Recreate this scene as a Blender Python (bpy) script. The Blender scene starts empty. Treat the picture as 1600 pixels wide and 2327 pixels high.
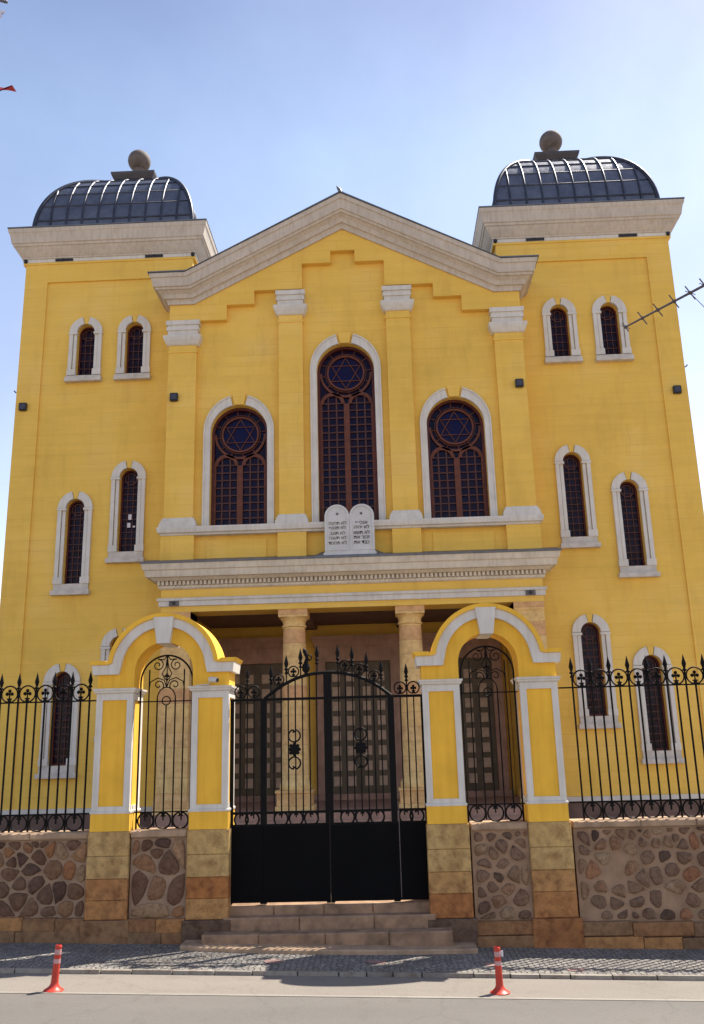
import bpy, bmesh, math, random
from mathutils import Vector, Matrix
from mathutils.geometry import tessellate_polygon
random.seed(7)
PI = math.pi
sc = bpy.context.scene
COL = sc.collection

# ------------------------------------------------------------------ materials
def new_mat(name):
    m = bpy.data.materials.new(name); m.use_nodes = True
    nt = m.node_tree
    return m, nt, nt.nodes, nt.links, nt.nodes['Principled BSDF']

def N(nt, t, **k):
    n = nt.nodes.new(t)
    for a, b in k.items():
        if a in n.inputs: n.inputs[a].default_value = b
        else: setattr(n, a, b)
    return n

def ramp(nt, stops, interp='LINEAR'):
    r = nt.nodes.new('ShaderNodeValToRGB'); r.color_ramp.interpolation = interp
    e = r.color_ramp.elements
    while len(e) < len(stops): e.new(0.5)
    for i, (p, c) in enumerate(stops):
        e[i].position = p; e[i].color = (c[0], c[1], c[2], 1)
    return r

def mixc(nt, mode, fac, a, b):
    n = nt.nodes.new('ShaderNodeMix'); n.data_type = 'RGBA'; n.blend_type = mode
    for sock, v in ((n.inputs[0], fac), (n.inputs[6], a), (n.inputs[7], b)):
        if hasattr(v, 'links'): nt.links.new(v, sock)
        elif isinstance(v, (int, float)): sock.default_value = v
        else: sock.default_value = (*v, 1)
    return n.outputs[2]

def coords(nt):
    return nt.nodes.new('ShaderNodeTexCoord').outputs['Object']

def noise(nt, vec, scale, detail=4, rough=0.55):
    n = N(nt, 'ShaderNodeTexNoise', Scale=scale, Detail=detail, Roughness=rough)
    nt.links.new(vec, n.inputs['Vector']); return n.outputs['Fac']

def bump(nt, h, strength, dist=0.02, prev=None):
    b = N(nt, 'ShaderNodeBump', Strength=strength, Distance=dist)
    nt.links.new(h, b.inputs['Height'])
    if prev is not None: nt.links.new(prev, b.inputs['Normal'])
    return b.outputs['Normal']

def plain(name, c, rough=0.7, var=0.15, scale=3.0, bmp=0.15, metal=0.0, fine=40, streak=0.0, dirt=None):
    """a weathered single-colour surface: cloudy variation, fine grain, optional vertical streaks"""
    m, nt, nd, lk, p = new_mat(name)
    v = coords(nt)
    n1 = noise(nt, v, scale)
    lo = tuple(x*(1-var) for x in c); hi = tuple(min(1, x*(1+var)) for x in c)
    r = ramp(nt, [(0.3, lo), (0.7, hi)]); lk.new(n1, r.inputs[0])
    col = r.outputs[0]
    if streak:
        mp = N(nt, 'ShaderNodeMapping'); mp.inputs['Scale'].default_value = (5, 5, 0.35)
        lk.new(v, mp.inputs[0])
        n2 = noise(nt, mp.outputs[0], 2.2, 5)
        r2 = ramp(nt, [(0.42, (1, 1, 1)), (0.75, dirt or (0.75, 0.68, 0.6))]); lk.new(n2, r2.inputs[0])
        col = mixc(nt, 'MULTIPLY', streak, col, r2.outputs[0])
    lk.new(col, p.inputs['Base Color'])
    n3 = noise(nt, v, fine, 3)
    if bmp: lk.new(bump(nt, n3, bmp, 0.01), p.inputs['Normal'])
    p.inputs['Roughness'].default_value = rough
    p.inputs['Metallic'].default_value = metal
    p.inputs['Specular IOR Level'].default_value = 0.12 if max(c) < .01 else 0.4
    return m

def plaster(name, c, row=0.36, width=2.6):
    """lime-washed plaster scored with faint ashlar joints"""
    m, nt, nd, lk, p = new_mat(name)
    v = coords(nt)
    sx = N(nt, 'ShaderNodeSeparateXYZ'); lk.new(v, sx.inputs[0])
    ad = N(nt, 'ShaderNodeMath', operation='ADD'); lk.new(sx.outputs[0], ad.inputs[0]); lk.new(sx.outputs[1], ad.inputs[1])
    cb = N(nt, 'ShaderNodeCombineXYZ'); lk.new(ad.outputs[0], cb.inputs[0]); lk.new(sx.outputs[2], cb.inputs[1])
    # wobble so that the joints are not ruler-straight
    wob = N(nt, 'ShaderNodeTexNoise', Scale=1.3, Detail=3); lk.new(v, wob.inputs['Vector'])
    wm = N(nt, 'ShaderNodeVectorMath', operation='MULTIPLY_ADD'); wm.inputs[1].default_value = (0.03, 0.03, 0.03)
    lk.new(wob.outputs['Color'], wm.inputs[0]); lk.new(cb.outputs[0], wm.inputs[2])
    bt = N(nt, 'ShaderNodeTexBrick'); bt.offset = 0.5
    for k, x in (('Scale', 1.0), ('Mortar Size', 0.011), ('Mortar Smooth', 0.6), ('Brick Width', width), ('Row Height', row)):
        bt.inputs[k].default_value = x
    bt.inputs['Color1'].default_value = (1, 1, 1, 1); bt.inputs['Color2'].default_value = (0.955, 0.95, 0.93, 1)
    bt.inputs['Mortar'].default_value = (0.84, 0.79, 0.72, 1)
    lk.new(wm.outputs[0], bt.inputs['Vector'])
    big = noise(nt, v, 0.45, 8, 0.68)
    r = ramp(nt, [(0.28, tuple(x*0.86 for x in c)), (0.5, c), (0.75, (c[0]*1.03, c[1]*1.07, c[2]*1.6))]); lk.new(big, r.inputs[0])
    # joints fade in and out
    fade = noise(nt, v, 0.9, 3)
    fr = ramp(nt, [(0.38, (0.05,)*3), (0.66, (1,)*3)]); lk.new(fade, fr.inputs[0])
    col = mixc(nt, 'MULTIPLY', fr.outputs[0], r.outputs[0], bt.outputs['Color'])
    mp = N(nt, 'ShaderNodeMapping'); mp.inputs['Scale'].default_value = (1.5, 1.5, 0.3); lk.new(v, mp.inputs[0])
    st = noise(nt, mp.outputs[0], 1.3, 7, .62)
    sr = ramp(nt, [(0.52, (1, 1, 1)), (0.78, (0.76, 0.71, 0.66))]); lk.new(st, sr.inputs[0])
    col = mixc(nt, 'MULTIPLY', 0.55, col, sr.outputs[0])
    # brushed coursing: long soft horizontal bands, and a few small repair patches
    mp2 = N(nt, 'ShaderNodeMapping'); mp2.inputs['Scale'].default_value = (.35, .35, 5.0); lk.new(v, mp2.inputs[0])
    hb = ramp(nt, [(.35, (.93, .92, .90)), (.62, (1.03, 1.04, 1.08))]); lk.new(noise(nt, mp2.outputs[0], 1.0, 4), hb.inputs[0])
    col = mixc(nt, 'MULTIPLY', 0.5, col, hb.outputs[0])
    pv_ = N(nt, 'ShaderNodeTexVoronoi', Scale=.55, Randomness=1.0); lk.new(wm.outputs[0], pv_.inputs['Vector'])
    ps_ = N(nt, 'ShaderNodeSeparateColor'); lk.new(pv_.outputs['Color'], ps_.inputs[0])
    pr_ = ramp(nt, [(.0, (.95, .95, .95)), (.25, (1, 1, 1)), (.8, (1, 1, 1)), (1, (1.04, 1.05, 1.12))]); lk.new(ps_.outputs[0], pr_.inputs[0])
    col = mixc(nt, 'MULTIPLY', 0.6, col, pr_.outputs[0])
    lk.new(col, p.inputs['Base Color'])
    g = noise(nt, v, 55, 3)
    b1 = bump(nt, bt.outputs['Fac'], -0.25, 0.01)
    lk.new(bump(nt, g, 0.12, 0.01, b1), p.inputs['Normal'])
    p.inputs['Roughness'].default_value = 0.85
    return m

def stones(name, stops, rough=0.85, bmp=0.5, scale=9.0, amount=0.5):
    """one random colour per stone (face attribute 'rnd') with mottling inside"""
    m, nt, nd, lk, p = new_mat(name)
    a = N(nt, 'ShaderNodeAttribute'); a.attribute_name = 'rnd'
    r = ramp(nt, stops); lk.new(a.outputs['Fac'], r.inputs[0])
    v = coords(nt)
    n1 = noise(nt, v, scale, 6, 0.65)
    r2 = ramp(nt, [(0.3, (0.55, 0.5, 0.47)), (0.55, (1, 1, 1)), (0.8, (1.35, 1.3, 1.2))]); lk.new(n1, r2.inputs[0])
    col = mixc(nt, 'MULTIPLY', amount, r.outputs[0], r2.outputs[0])
    n0 = noise(nt, v, 1.1, 4)
    r3 = ramp(nt, [(0.45, (1, 1, 1)), (0.7, (0.62, 0.5, 0.42))]); lk.new(n0, r3.inputs[0])
    col = mixc(nt, 'MULTIPLY', 0.55, col, r3.outputs[0])
    nm_ = noise(nt, v, 3.6, 8, .72)          # rusty and sooty weather stains running across the joints
    r4 = ramp(nt, [(.36, (.62, .50, .42)), (.47, (1, 1, 1)), (.60, (1, 1, 1)), (.74, (1.12, 1.10, 1.06))]); lk.new(nm_, r4.inputs[0])
    col = mixc(nt, 'MULTIPLY', 0.75, col, r4.outputs[0])
    pt_ = noise(nt, v, 24, 2, .5); r5 = ramp(nt, [(.30, (.55, .5, .45)), (.38, (1, 1, 1))]); lk.new(pt_, r5.inputs[0])
    col = mixc(nt, 'MULTIPLY', 0.6, col, r5.outputs[0])
    lk.new(col, p.inputs['Base Color'])
    n2 = noise(nt, v, 38, 5, 0.7)
    lk.new(bump(nt, n2, bmp, 0.012), p.inputs['Normal'])
    p.inputs['Roughness'].default_value = rough
    return m

def drum_stone(name, h=0.42):
    """squared blocks laid in courses, each course its own tint"""
    m, nt, nd, lk, p = new_mat(name)
    v = coords(nt)
    sx = N(nt, 'ShaderNodeSeparateXYZ'); lk.new(v, sx.inputs[0])
    dv = N(nt, 'ShaderNodeMath', operation='DIVIDE'); lk.new(sx.outputs[2], dv.inputs[0]); dv.inputs[1].default_value = h
    fl = N(nt, 'ShaderNodeMath', operation='FLOOR'); lk.new(dv.outputs[0], fl.inputs[0])
    wn = N(nt, 'ShaderNodeTexWhiteNoise', noise_dimensions='1D'); lk.new(fl.outputs[0], wn.inputs['W'])
    r = ramp(nt, [(0, (.78, .53, .21)), (0.35, (.72, .46, .19)), (0.6, (.80, .58, .25)), (0.8, (.66, .37, .17)), (1, (.78, .54, .23))]); lk.new(wn.outputs['Value'], r.inputs[0])
    n1 = noise(nt, v, 5, 6, 0.65)
    r2 = ramp(nt, [(0.3, (0.7, 0.62, 0.55)), (0.6, (1.1, 1.08, 1.02))]); lk.new(n1, r2.inputs[0])
    col = mixc(nt, 'MULTIPLY', 0.8, r.outputs[0], r2.outputs[0])
    fr = N(nt, 'ShaderNodeMath', operation='FRACT'); lk.new(dv.outputs[0], fr.inputs[0])
    jr = ramp(nt, [(0.0, (0.55, 0.5, 0.45)), (0.05, (1, 1, 1))]); lk.new(fr.outputs[0], jr.inputs[0])
    col = mixc(nt, 'MULTIPLY', 0.8, col, jr.outputs[0])
    lk.new(col, p.inputs['Base Color'])
    lk.new(bump(nt, noise(nt, v, 30, 5), 0.3, 0.01), p.inputs['Normal'])
    p.inputs['Roughness'].default_value = 0.85
    return m

def glass_mat(name, c1, c2):
    """leaded panes seen from outside: dark room behind, sky mirrored in front"""
    m, nt, nd, lk, p = new_mat(name)
    v = coords(nt)
    vo = N(nt, 'ShaderNodeTexVoronoi', Scale=6.0); lk.new(v, vo.inputs['Vector'])
    sp = N(nt, 'ShaderNodeSeparateColor'); lk.new(vo.outputs['Color'], sp.inputs[0])
    r = ramp(nt, [(0.0, c1), (0.45, c2), (0.8, (c1[0]*1.6, c1[1]*1.2, c1[2]*0.9)), (1, c1)]); lk.new(sp.outputs[0], r.inputs[0])
    lk.new(r.outputs[0], p.inputs['Base Color'])
    lk.new(bump(nt, noise(nt, v, 5, 2), 0.35, 0.03), p.inputs['Normal'])
    p.inputs['Roughness'].default_value = 0.12
    p.inputs['Specular IOR Level'].default_value = 0.12
    return m

def lead_mat(name):
    m, nt, nd, lk, p = new_mat(name)
    v = coords(nt)
    n1 = noise(nt, v, 2.5, 6, 0.7)
    r = ramp(nt, [(0.3, (.085, .095, .125)), (0.6, (.14, .15, .185)), (0.85, (.21, .22, .25))]); lk.new(n1, r.inputs[0])
    lk.new(r.outputs[0], p.inputs['Base Color'])
    r2 = ramp(nt, [(0.3, (0.34,)*3), (0.7, (0.52,)*3)]); lk.new(noise(nt, v, 6, 4), r2.inputs[0])
    lk.new(r2.outputs[0], p.inputs['Roughness'])
    lk.new(bump(nt, noise(nt, v, 3.5, 4), 0.25, 0.05), p.inputs['Normal'])
    p.inputs['Metallic'].default_value = 0.55
    return m

def ground_mat(name, c, c2, scale, gravel=160, bmp=0.35, rough=0.9):
    m, nt, nd, lk, p = new_mat(name)
    v = coords(nt)
    mp = N(nt, 'ShaderNodeMapping'); mp.inputs['Scale'].default_value = (0.35, 1.4, 1); lk.new(v, mp.inputs[0])
    a = noise(nt, mp.outputs[0], scale, 6, 0.6)
    r = ramp(nt, [(0.3, c2), (0.65, c)]); lk.new(a, r.inputs[0])
    g = noise(nt, v, gravel, 2, 0.6)
    gr = ramp(nt, [(0.3, (0.72,)*3), (0.65, (1.12,)*3)]); lk.new(g, gr.inputs[0])
    col = mixc(nt, 'MULTIPLY', 0.8, r.outputs[0], gr.outputs[0])
    d = noise(nt, v, 2.3, 7, 0.7)
    dr = ramp(nt, [(0.55, (1, 1, 1)), (0.78, (0.72, 0.69, 0.66))]); lk.new(d, dr.inputs[0])
    col = mixc(nt, 'MULTIPLY', 0.8, col, dr.outputs[0])
    sp_ = noise(nt, v, 42, 3, .7); spr = ramp(nt, [(.34, (.72, .70, .68)), (.46, (1, 1, 1)), (.66, (1, 1, 1)), (.74, (1.18, 1.16, 1.12))]); lk.new(sp_, spr.inputs[0])
    col = mixc(nt, 'MULTIPLY', 0.7, col, spr.outputs[0])
    wb = N(nt, 'ShaderNodeTexNoise', Scale=1.6, Detail=6, Roughness=.7); lk.new(v, wb.inputs['Vector'])
    wv = N(nt, 'ShaderNodeVectorMath', operation='MULTIPLY_ADD'); wv.inputs[1].default_value = (.9, .9, 0); lk.new(wb.outputs['Color'], wv.inputs[0]); lk.new(v, wv.inputs[2])
    ck = N(nt, 'ShaderNodeTexVoronoi', Scale=.42, feature='DISTANCE_TO_EDGE'); lk.new(wv.outputs[0], ck.inputs['Vector'])
    ckr = ramp(nt, [(.0, (.62, .60, .58)), (.012, (1, 1, 1))]); lk.new(ck.outputs['Distance'], ckr.inputs[0])
    col = mixc(nt, 'MULTIPLY', 0.35, col, ckr.outputs[0])
    lk.new(col, p.inputs['Base Color'])
    lk.new(bump(nt, g, bmp, 0.006), p.inputs['Normal'])
    p.inputs['Roughness'].default_value = rough
    return m

def sett_mat(name):
    m, nt, nd, lk, p = new_mat(name)
    v = coords(nt)
    wob = N(nt, 'ShaderNodeTexNoise', Scale=4, Detail=3); lk.new(v, wob.inputs['Vector'])
    wm = N(nt, 'ShaderNodeVectorMath', operation='MULTIPLY_ADD'); wm.inputs[1].default_value = (0.06, 0.06, 0)
    lk.new(wob.outputs['Color'], wm.inputs[0]); lk.new(v, wm.inputs[2])
    vo = N(nt, 'ShaderNodeTexVoronoi', Scale=11.5, Randomness=0.55); lk.new(wm.outputs[0], vo.inputs['Vector'])
    ve = N(nt, 'ShaderNodeTexVoronoi', Scale=11.5, Randomness=0.55, feature='DISTANCE_TO_EDGE'); lk.new(wm.outputs[0], ve.inputs['Vector'])
    sp = N(nt, 'ShaderNodeSeparateColor'); lk.new(vo.outputs['Color'], sp.inputs[0])
    r = ramp(nt, [(0, (.19, .18, .165)), (0.4, (.26, .24, .215)), (0.75, (.31, .285, .25)), (1, (.22, .20, .19))]); lk.new(sp.outputs[0], r.inputs[0])
    er = ramp(nt, [(0.02, (0.5, 0.47, 0.44)), (0.10, (1, 1, 1))]); lk.new(ve.outputs['Distance'], er.inputs[0])
    col = mixc(nt, 'MULTIPLY', 0.9, r.outputs[0], er.outputs[0])
    n = noise(nt, v, 1.2, 5)
    nr = ramp(nt, [(0.4, (1, 1, 1)), (0.75, (0.68, 0.64, 0.6))]); lk.new(n, nr.inputs[0])
    col = mixc(nt, 'MULTIPLY', 0.8, col, nr.outputs[0])
    lk.new(col, p.inputs['Base Color'])
    hr = ramp(nt, [(0.0, (0,)*3), (0.2, (1,)*3)]); lk.new(ve.outputs['Distance'], hr.inputs[0])
    b1 = bump(nt, hr.outputs[0], 0.9, 0.03)
    lk.new(bump(nt, noise(nt, v, 60, 4), 0.5, 0.01, b1), p.inputs['Normal'])
    p.inputs['Roughness'].default_value = 0.8
    return m

YEL = (.86, .54, .094)
M = dict(
    yellow=plaster('yellow_plaster', YEL),
    yellow2=plain('yellow_gate_plaster', (.87, .49, .048), 0.85, 0.10, 1.4, 0.12, streak=0.45, dirt=(.78, .68, .5)),
    white=plain('white_limewash', (.68, .64, .565), 0.8, 0.08, 2.2, 0.12, streak=0.5),
    trim=plain('cream_stone_trim', (.58, .505, .41), 0.85, 0.08, 1.6, 0.25, streak=0.45, dirt=(.62, .52, .45)),
    cream=plain('cream_paint', (.68, .60, .47), 0.8, 0.1, 2.0, 0.12, streak=0.6),
    sill=plain('sill_stone', (.58, .525, .45), 0.85, 0.18, 4, 0.3),
    ballstone=plain('finial_stone', (.135, .11, .095), 0.8, 0.25, 4, 0.3),
    plate=plain('finial_plate', (.075, .068, .07), 0.6, 0.2, 4, 0.2),
    wood=plain('red_brown_wood', (.085, .013, .008), 0.5, 0.3, 6, 0.2),
    oak=plain('mullion_wood', (.125, .030, .010), 0.55, 0.25, 6, 0.2),
    bars=plain('window_muntin', (.075, .018, .010), 0.5, 0.3, 8, 0.1),
    glass=glass_mat('dark_leaded_glass', (.010, .004, .010), (.014, .011, .034)),
    blueglass=glass_mat('blue_stained_glass', (.004, .005, .030), (.018, .006, .018)),
    roseglass=glass_mat('deep_blue_glass', (.004, .006, .05), (.010, .005, .03)),
    lead=lead_mat('lead_sheet'),
    seam=plain('lead_roll', (.05, .053, .07), 0.42, 0.25, 5, 0.3, metal=0.5),
    roof=plain('zinc_roof', (.16, .17, .19), 0.5, 0.2, 3, 0.2, metal=0.4, streak=0.5),
    black=plain('black_lamp', (.018, .016, .018), 0.4, 0.2, 5, 0.0),
    lens=plain('lamp_glass', (.05, .045, .06), 0.12, 0.2, 5, 0.0),
    iron=plain('black_iron', (.006, .005, .005), 0.6, 0.3, 8, 0.15),
    sheet=plain('black_sheet_steel', (.003, .003, .0035), 0.8, 0.3, 1.2, 0.05),
    drum=drum_stone('column_stone'),
    pink=plain('pink_stone', (.42, .26, .19), 0.8, 0.2, 2.5, 0.25, streak=0.5),
    ceil=plain('brown_ceiling', (.20, .115, .085), 0.8, 0.2, 1.5, 0.1),
    door=plain('olive_door', (.12, .088, .05), 0.5, 0.25, 3, 0.1),
    panel=plain('door_panel', (.50, .36, .25), 0.5, 0.2, 5, 0.1),
    plinth=plain('brown_plinth_stone', (.17, .105, .08), 0.85, 0.3, 2.2, 0.4),
    marble=plain('white_marble', (.60, .585, .55), 0.6, 0.1, 3, 0.1),
    letter2=plain('faded_letters', (.22, .175, .14), 0.7, 0.2, 9, 0.0),
    letter=plain('engraved_letters', (.085, .07, .06), 0.7, 0.2, 9, 0.0),
    ashlar=stones('ashlar_blocks', [(0, (0.549, 0.359, 0.132)), (.35, (0.505, 0.332, 0.132)), (.55, (0.593, 0.381, 0.137)), (.72, (0.439, 0.214, 0.073)), (.88, (0.395, 0.150, 0.039)), (.94, (0.274, 0.155, 0.073)), (1, (0.143, 0.085, 0.051))], scale=7, amount=0.9),
    rubble=stones('rubble_stones', [(0, (.10, .053, .034)), (.3, (.19, .105, .062)), (.5, (.14, .068, .038)), (.7, (.25, .145, .078)), (.88, (.34, .15, .058)), (1, (.35, .24, .135))], bmp=1.0, scale=14, amount=0.9),
    rubble2=stones('plastered_rubble', [(0, (.05, .028, .02)), (.07, (.17, .098, .06)), (.45, (.23, .14, .085)), (.7, (.27, .16, .088)), (.85, (.33, .15, .07)), (1, (.33, .23, .135))], bmp=1.0, scale=14, amount=0.9),
    mortar=plain('lime_mortar', (.33, .22, .145), 0.9, 0.2, 3, 0.8, fine=60, streak=0.5),
    mortar2=plain('warm_mortar', (.33, .21, .13), 0.9, 0.25, 2.5, 0.9, fine=60, streak=0.5),
    coping=plain('coping_stone', (.40, .27, .17), 0.85, 0.28, 3, 0.5, streak=0.5),
    step=plain('step_stone', (.30, .185, .11), 0.85, 0.42, 3.5, 0.6),
    road=ground_mat('sun_bleached_road', (.235, .203, .17), (.205, .178, .148), 0.8),
    road2=ground_mat('grey_asphalt', (.158, .142, .125), (.135, .122, .108), 0.6),
    line=ground_mat('worn_white_line', (.31, .275, .235), (.26, .23, .195), 3, 90, 0.2),
    patch=plain('road_shadow', (.11, .10, .092), 0.85, 0.3, 6, 0.3),  # dark tone for shadows painted on the road; no object uses it
    setts=sett_mat('granite_setts'),
    kerb=stones('kerb_blocks', [(0, (.27, .24, .20)), (.5, (.33, .295, .245)), (1, (.23, .205, .175))], bmp=0.6),
    redpaint=plain('faded_red_paint', (.30, .185, .155), 0.85, 0.3, 14, 0.5),
    orange=plain('orange_red_plastic', (.50, .045, .025), 0.42, 0.14, 7, 0.05),
    reflective=plain('reflective_band', (.50, .28, .27), 0.4, 0.15, 18, 0.05),
    galv=plain('weathered_aluminium', (.13, .105, .10), 0.5, 0.25, 12, 0.05, metal=0.3),
    dirt=ground_mat('courtyard_paving', (.24, .20, .165), (.19, .155, .125), 1.0),
    redcloth=plain('red_cloth', (.55, .05, .06), 0.8, 0.12, 4, 0.1),
    whitecloth=plain('white_cloth', (.72, .68, .70), 0.8, 0.08, 4, 0.1),
    camwhite=plain('white_plastic', (.62, .58, .52), 0.45, 0.1, 6, 0.0),
)

# ------------------------------------------------------------------ mesh builder
class MB:
    def __init__(s): s.v = []; s.f = []; s.a = []
    def add(s, vs, fs, a=0.0):
        o = len(s.v); s.v += [tuple(p) for p in vs]
        for f in fs: s.f.append(tuple(i+o for i in f)); s.a.append(a)
    def box(s, x0, x1, y0, y1, z0, z1, a=0.0):
        s.add([(x0,y0,z0),(x1,y0,z0),(x1,y1,z0),(x0,y1,z0),(x0,y0,z1),(x1,y0,z1),(x1,y1,z1),(x0,y1,z1)],
              [(0,3,2,1),(4,5,6,7),(0,1,5,4),(1,2,6,5),(2,3,7,6),(3,0,4,7)], a)
    def prism(s, poly, y0, y1, holes=(), hy=None, back=True, a=0.0):
        """polygon in XZ (with holes) extruded along Y; holes get reveals down to hy"""
        loops = [[Vector((x, z, 0)) for x, z in poly]] + [[Vector((x, z, 0)) for x, z in h] for h in holes]
        tri = tessellate_polygon(loops)
        flat = [p for l in loops for p in l]
        s.add([(p.x, y0, p.y) for p in flat], [tuple(t) for t in tri], a)
        if back: s.add([(p.x, y1, p.y) for p in flat], [tuple(reversed(t)) for t in tri], a)
        for k, l in enumerate(loops):
            n = len(l); yb = y1 if k == 0 or hy is None else hy
            vs = [(p.x, y0, p.y) for p in l] + [(p.x, yb, p.y) for p in l]
            s.add(vs, [(i, (i+1) % n, n+(i+1) % n, n+i) for i in range(n)], a)
    def loft(s, rings, caps=True, closed=True, a=0.0):
        n = len(rings[0]); vs = [p for r in rings for p in r]; fs = []
        m = n if closed else n-1
        for k in range(len(rings)-1):
            for i in range(m):
                j = (i+1) % n
                fs.append((k*n+i, k*n+j, (k+1)*n+j, (k+1)*n+i))
        if caps and closed:
            fs.append(tuple(range(n-1, -1, -1))); fs.append(tuple((len(rings)-1)*n+i for i in range(n)))
        s.add(vs, fs, a)
    def cornice(s, x0, x1, y0, y1, prof, sides='LRFB', a=0.0):
        """stack of rectangles, each (z, out) pushing the chosen sides outwards"""
        R = []
        for z, o in prof:
            l = x0-(o if 'L' in sides else 0); r = x1+(o if 'R' in sides else 0)
            f = y0-(o if 'F' in sides else 0); b = y1+(o if 'B' in sides else 0)
            R.append([(l,f,z),(r,f,z),(r,b,z),(l,b,z)])
        s.loft(R, a=a)
    def tube(s, pts, r, n=6, a=0.0, closed=False):
        pts = [Vector(p) for p in pts]; rings = []; prev = None
        for i, p in enumerate(pts):
            if closed: d = pts[(i+1) % len(pts)]-pts[i-1]
            else: d = pts[min(i+1, len(pts)-1)]-pts[max(i-1, 0)]
            d.normalize()
            u = prev if prev is not None else (Vector((0,1,0)) if abs(d.y) < 0.9 else Vector((1,0,0)))
            u = (u-d*u.dot(d)).normalized(); w = d.cross(u); prev = u
            rr = r[i] if isinstance(r, (list, tuple)) else r
            rings.append([p+(u*math.cos(t)+w*math.sin(t))*rr for t in [2*PI*(k+.5)/n for k in range(n)]])
        if closed: rings.append(rings[0])
        s.loft(rings, caps=not closed, a=a)
    def lathe(s, prof, n=20, c=(0,0,0), a=0.0):
        s.loft([[(c[0]+r*math.cos(2*PI*k/n), c[1]+r*math.sin(2*PI*k/n), c[2]+z) for k in range(n)] for r, z in prof], a=a)
    def bar2(s, p, q, w, y0, y1, a=0.0):
        p = Vector(p); q = Vector(q); d = (q-p).normalized(); n = Vector((-d.y, d.x))*w/2
        s.prism([tuple(p+n), tuple(p-n), tuple(q-n), tuple(q+n)], y0, y1, a=a)
    def strip(s, inner, outer, y0, y1, a=0.0):
        """solid ribbon between two matched XZ polylines"""
        R = [[(i[0],y0,i[1]),(o[0],y0,o[1]),(o[0],y1,o[1]),(i[0],y1,i[1])] for i, o in zip(inner, outer)]
        s.loft(R, a=a)
    def ring2(s, c, r0, r1, y0, y1, t0=0, t1=2*PI, n=28, a=0.0):
        T = [t0+(t1-t0)*k/n for k in range(n+1)]
        s.strip([(c[0]+r0*math.cos(t), c[1]+r0*math.sin(t)) for t in T], [(c[0]+r1*math.cos(t), c[1]+r1*math.sin(t)) for t in T], y0, y1, a)
    def mesh(s, name, mat, k=1.0, smooth=None):
        me = bpy.data.meshes.new(name)
        me.from_pydata([(x*k, y*k, z*k) for x, y, z in s.v], [], s.f)
        me.validate()
        if len(me.polygons) == len(s.a):
            at = me.attributes.new('rnd', 'FLOAT', 'FACE')
            at.data.foreach_set('value', s.a)
        bm = bmesh.new(); bm.from_mesh(me)
        bmesh.ops.recalc_face_normals(bm, faces=bm.faces); bm.to_mesh(me); bm.free()
        me.materials.append(M[mat])
        if smooth:
            me.polygons.foreach_set('use_smooth', [True]*len(me.polygons))
            me.set_sharp_from_angle(angle=math.radians(smooth))
        return me

def link(name, me, parent=None, loc=(0,0,0)):
    o = bpy.data.objects.new(name, me); COL.objects.link(o)
    o.location = loc
    if parent is not None: o.parent = parent
    return o
def obj(name, mb, mat, parent=None, loc=(0,0,0), k=1.0, smooth=None):
    return link(name, mb.mesh(name, mat, k, smooth), parent, loc)
def tag(o, label, cat, group=None, kind=None):
    if kind: o['kind'] = kind
    if label: o['label'] = label
    if cat: o['category'] = cat
    if group: o['group'] = group
    return o
def thing(name, label, cat, loc=(0,0,0), group=None):
    o = bpy.data.objects.new(name, None); COL.objects.link(o); o.location = loc
    o.empty_display_size = 0.3
    return tag(o, label, cat, group)
def copy_tree(o, parent=None):
    c = o.copy(); COL.objects.link(c); c.parent = parent
    for ch in list(o.children): copy_tree(ch, c)
    return c

def arch(hw, z0, zs, n=22):
    """outline of a round-headed opening, counter-clockwise from bottom left"""
    P = [(-hw, z0), (hw, z0), (hw, zs)]
    P += [(hw*math.cos(t), zs+hw*math.sin(t)) for t in [PI*k/n for k in range(1, n)]]
    P.append((-hw, zs)); return P
def shift(P, dx, dz=0): return [(x+dx, z+dz) for x, z in P]

# ================================================================== SYNAGOGUE
U = 1.3                                   # scale factor: building enlarged about the camera position, so farther away
BL = Vector((-0.2226, 6.2985, -0.963))    # where the middle of the tower front stands once scaled about the camera
syn = thing('synagogue', 'yellow plastered synagogue with two lead domed corner towers and a white corniced gable', 'synagogue', BL)
def P(name, mb, mat, parent=None, loc=(0,0,0), smooth=None):
    return obj(name, mb, mat, parent or syn, tuple(c*U for c in loc), U, smooth)

Z0 = 0.9        # below the courtyard paving
TX0, TX1, TD = 4.05, 8.58, 4.53
WIN_T = [(5.55, 12.67, 'short'), (6.84, 12.67, 'short'), (5.54, 7.93, 'tall'), (6.86, 7.17, 'tall'), (5.60, 3.70, 'tall'), (6.94, 2.90, 'tall')]
WHW = 0.235
WH = dict(short=1.46, tall=2.16)

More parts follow.
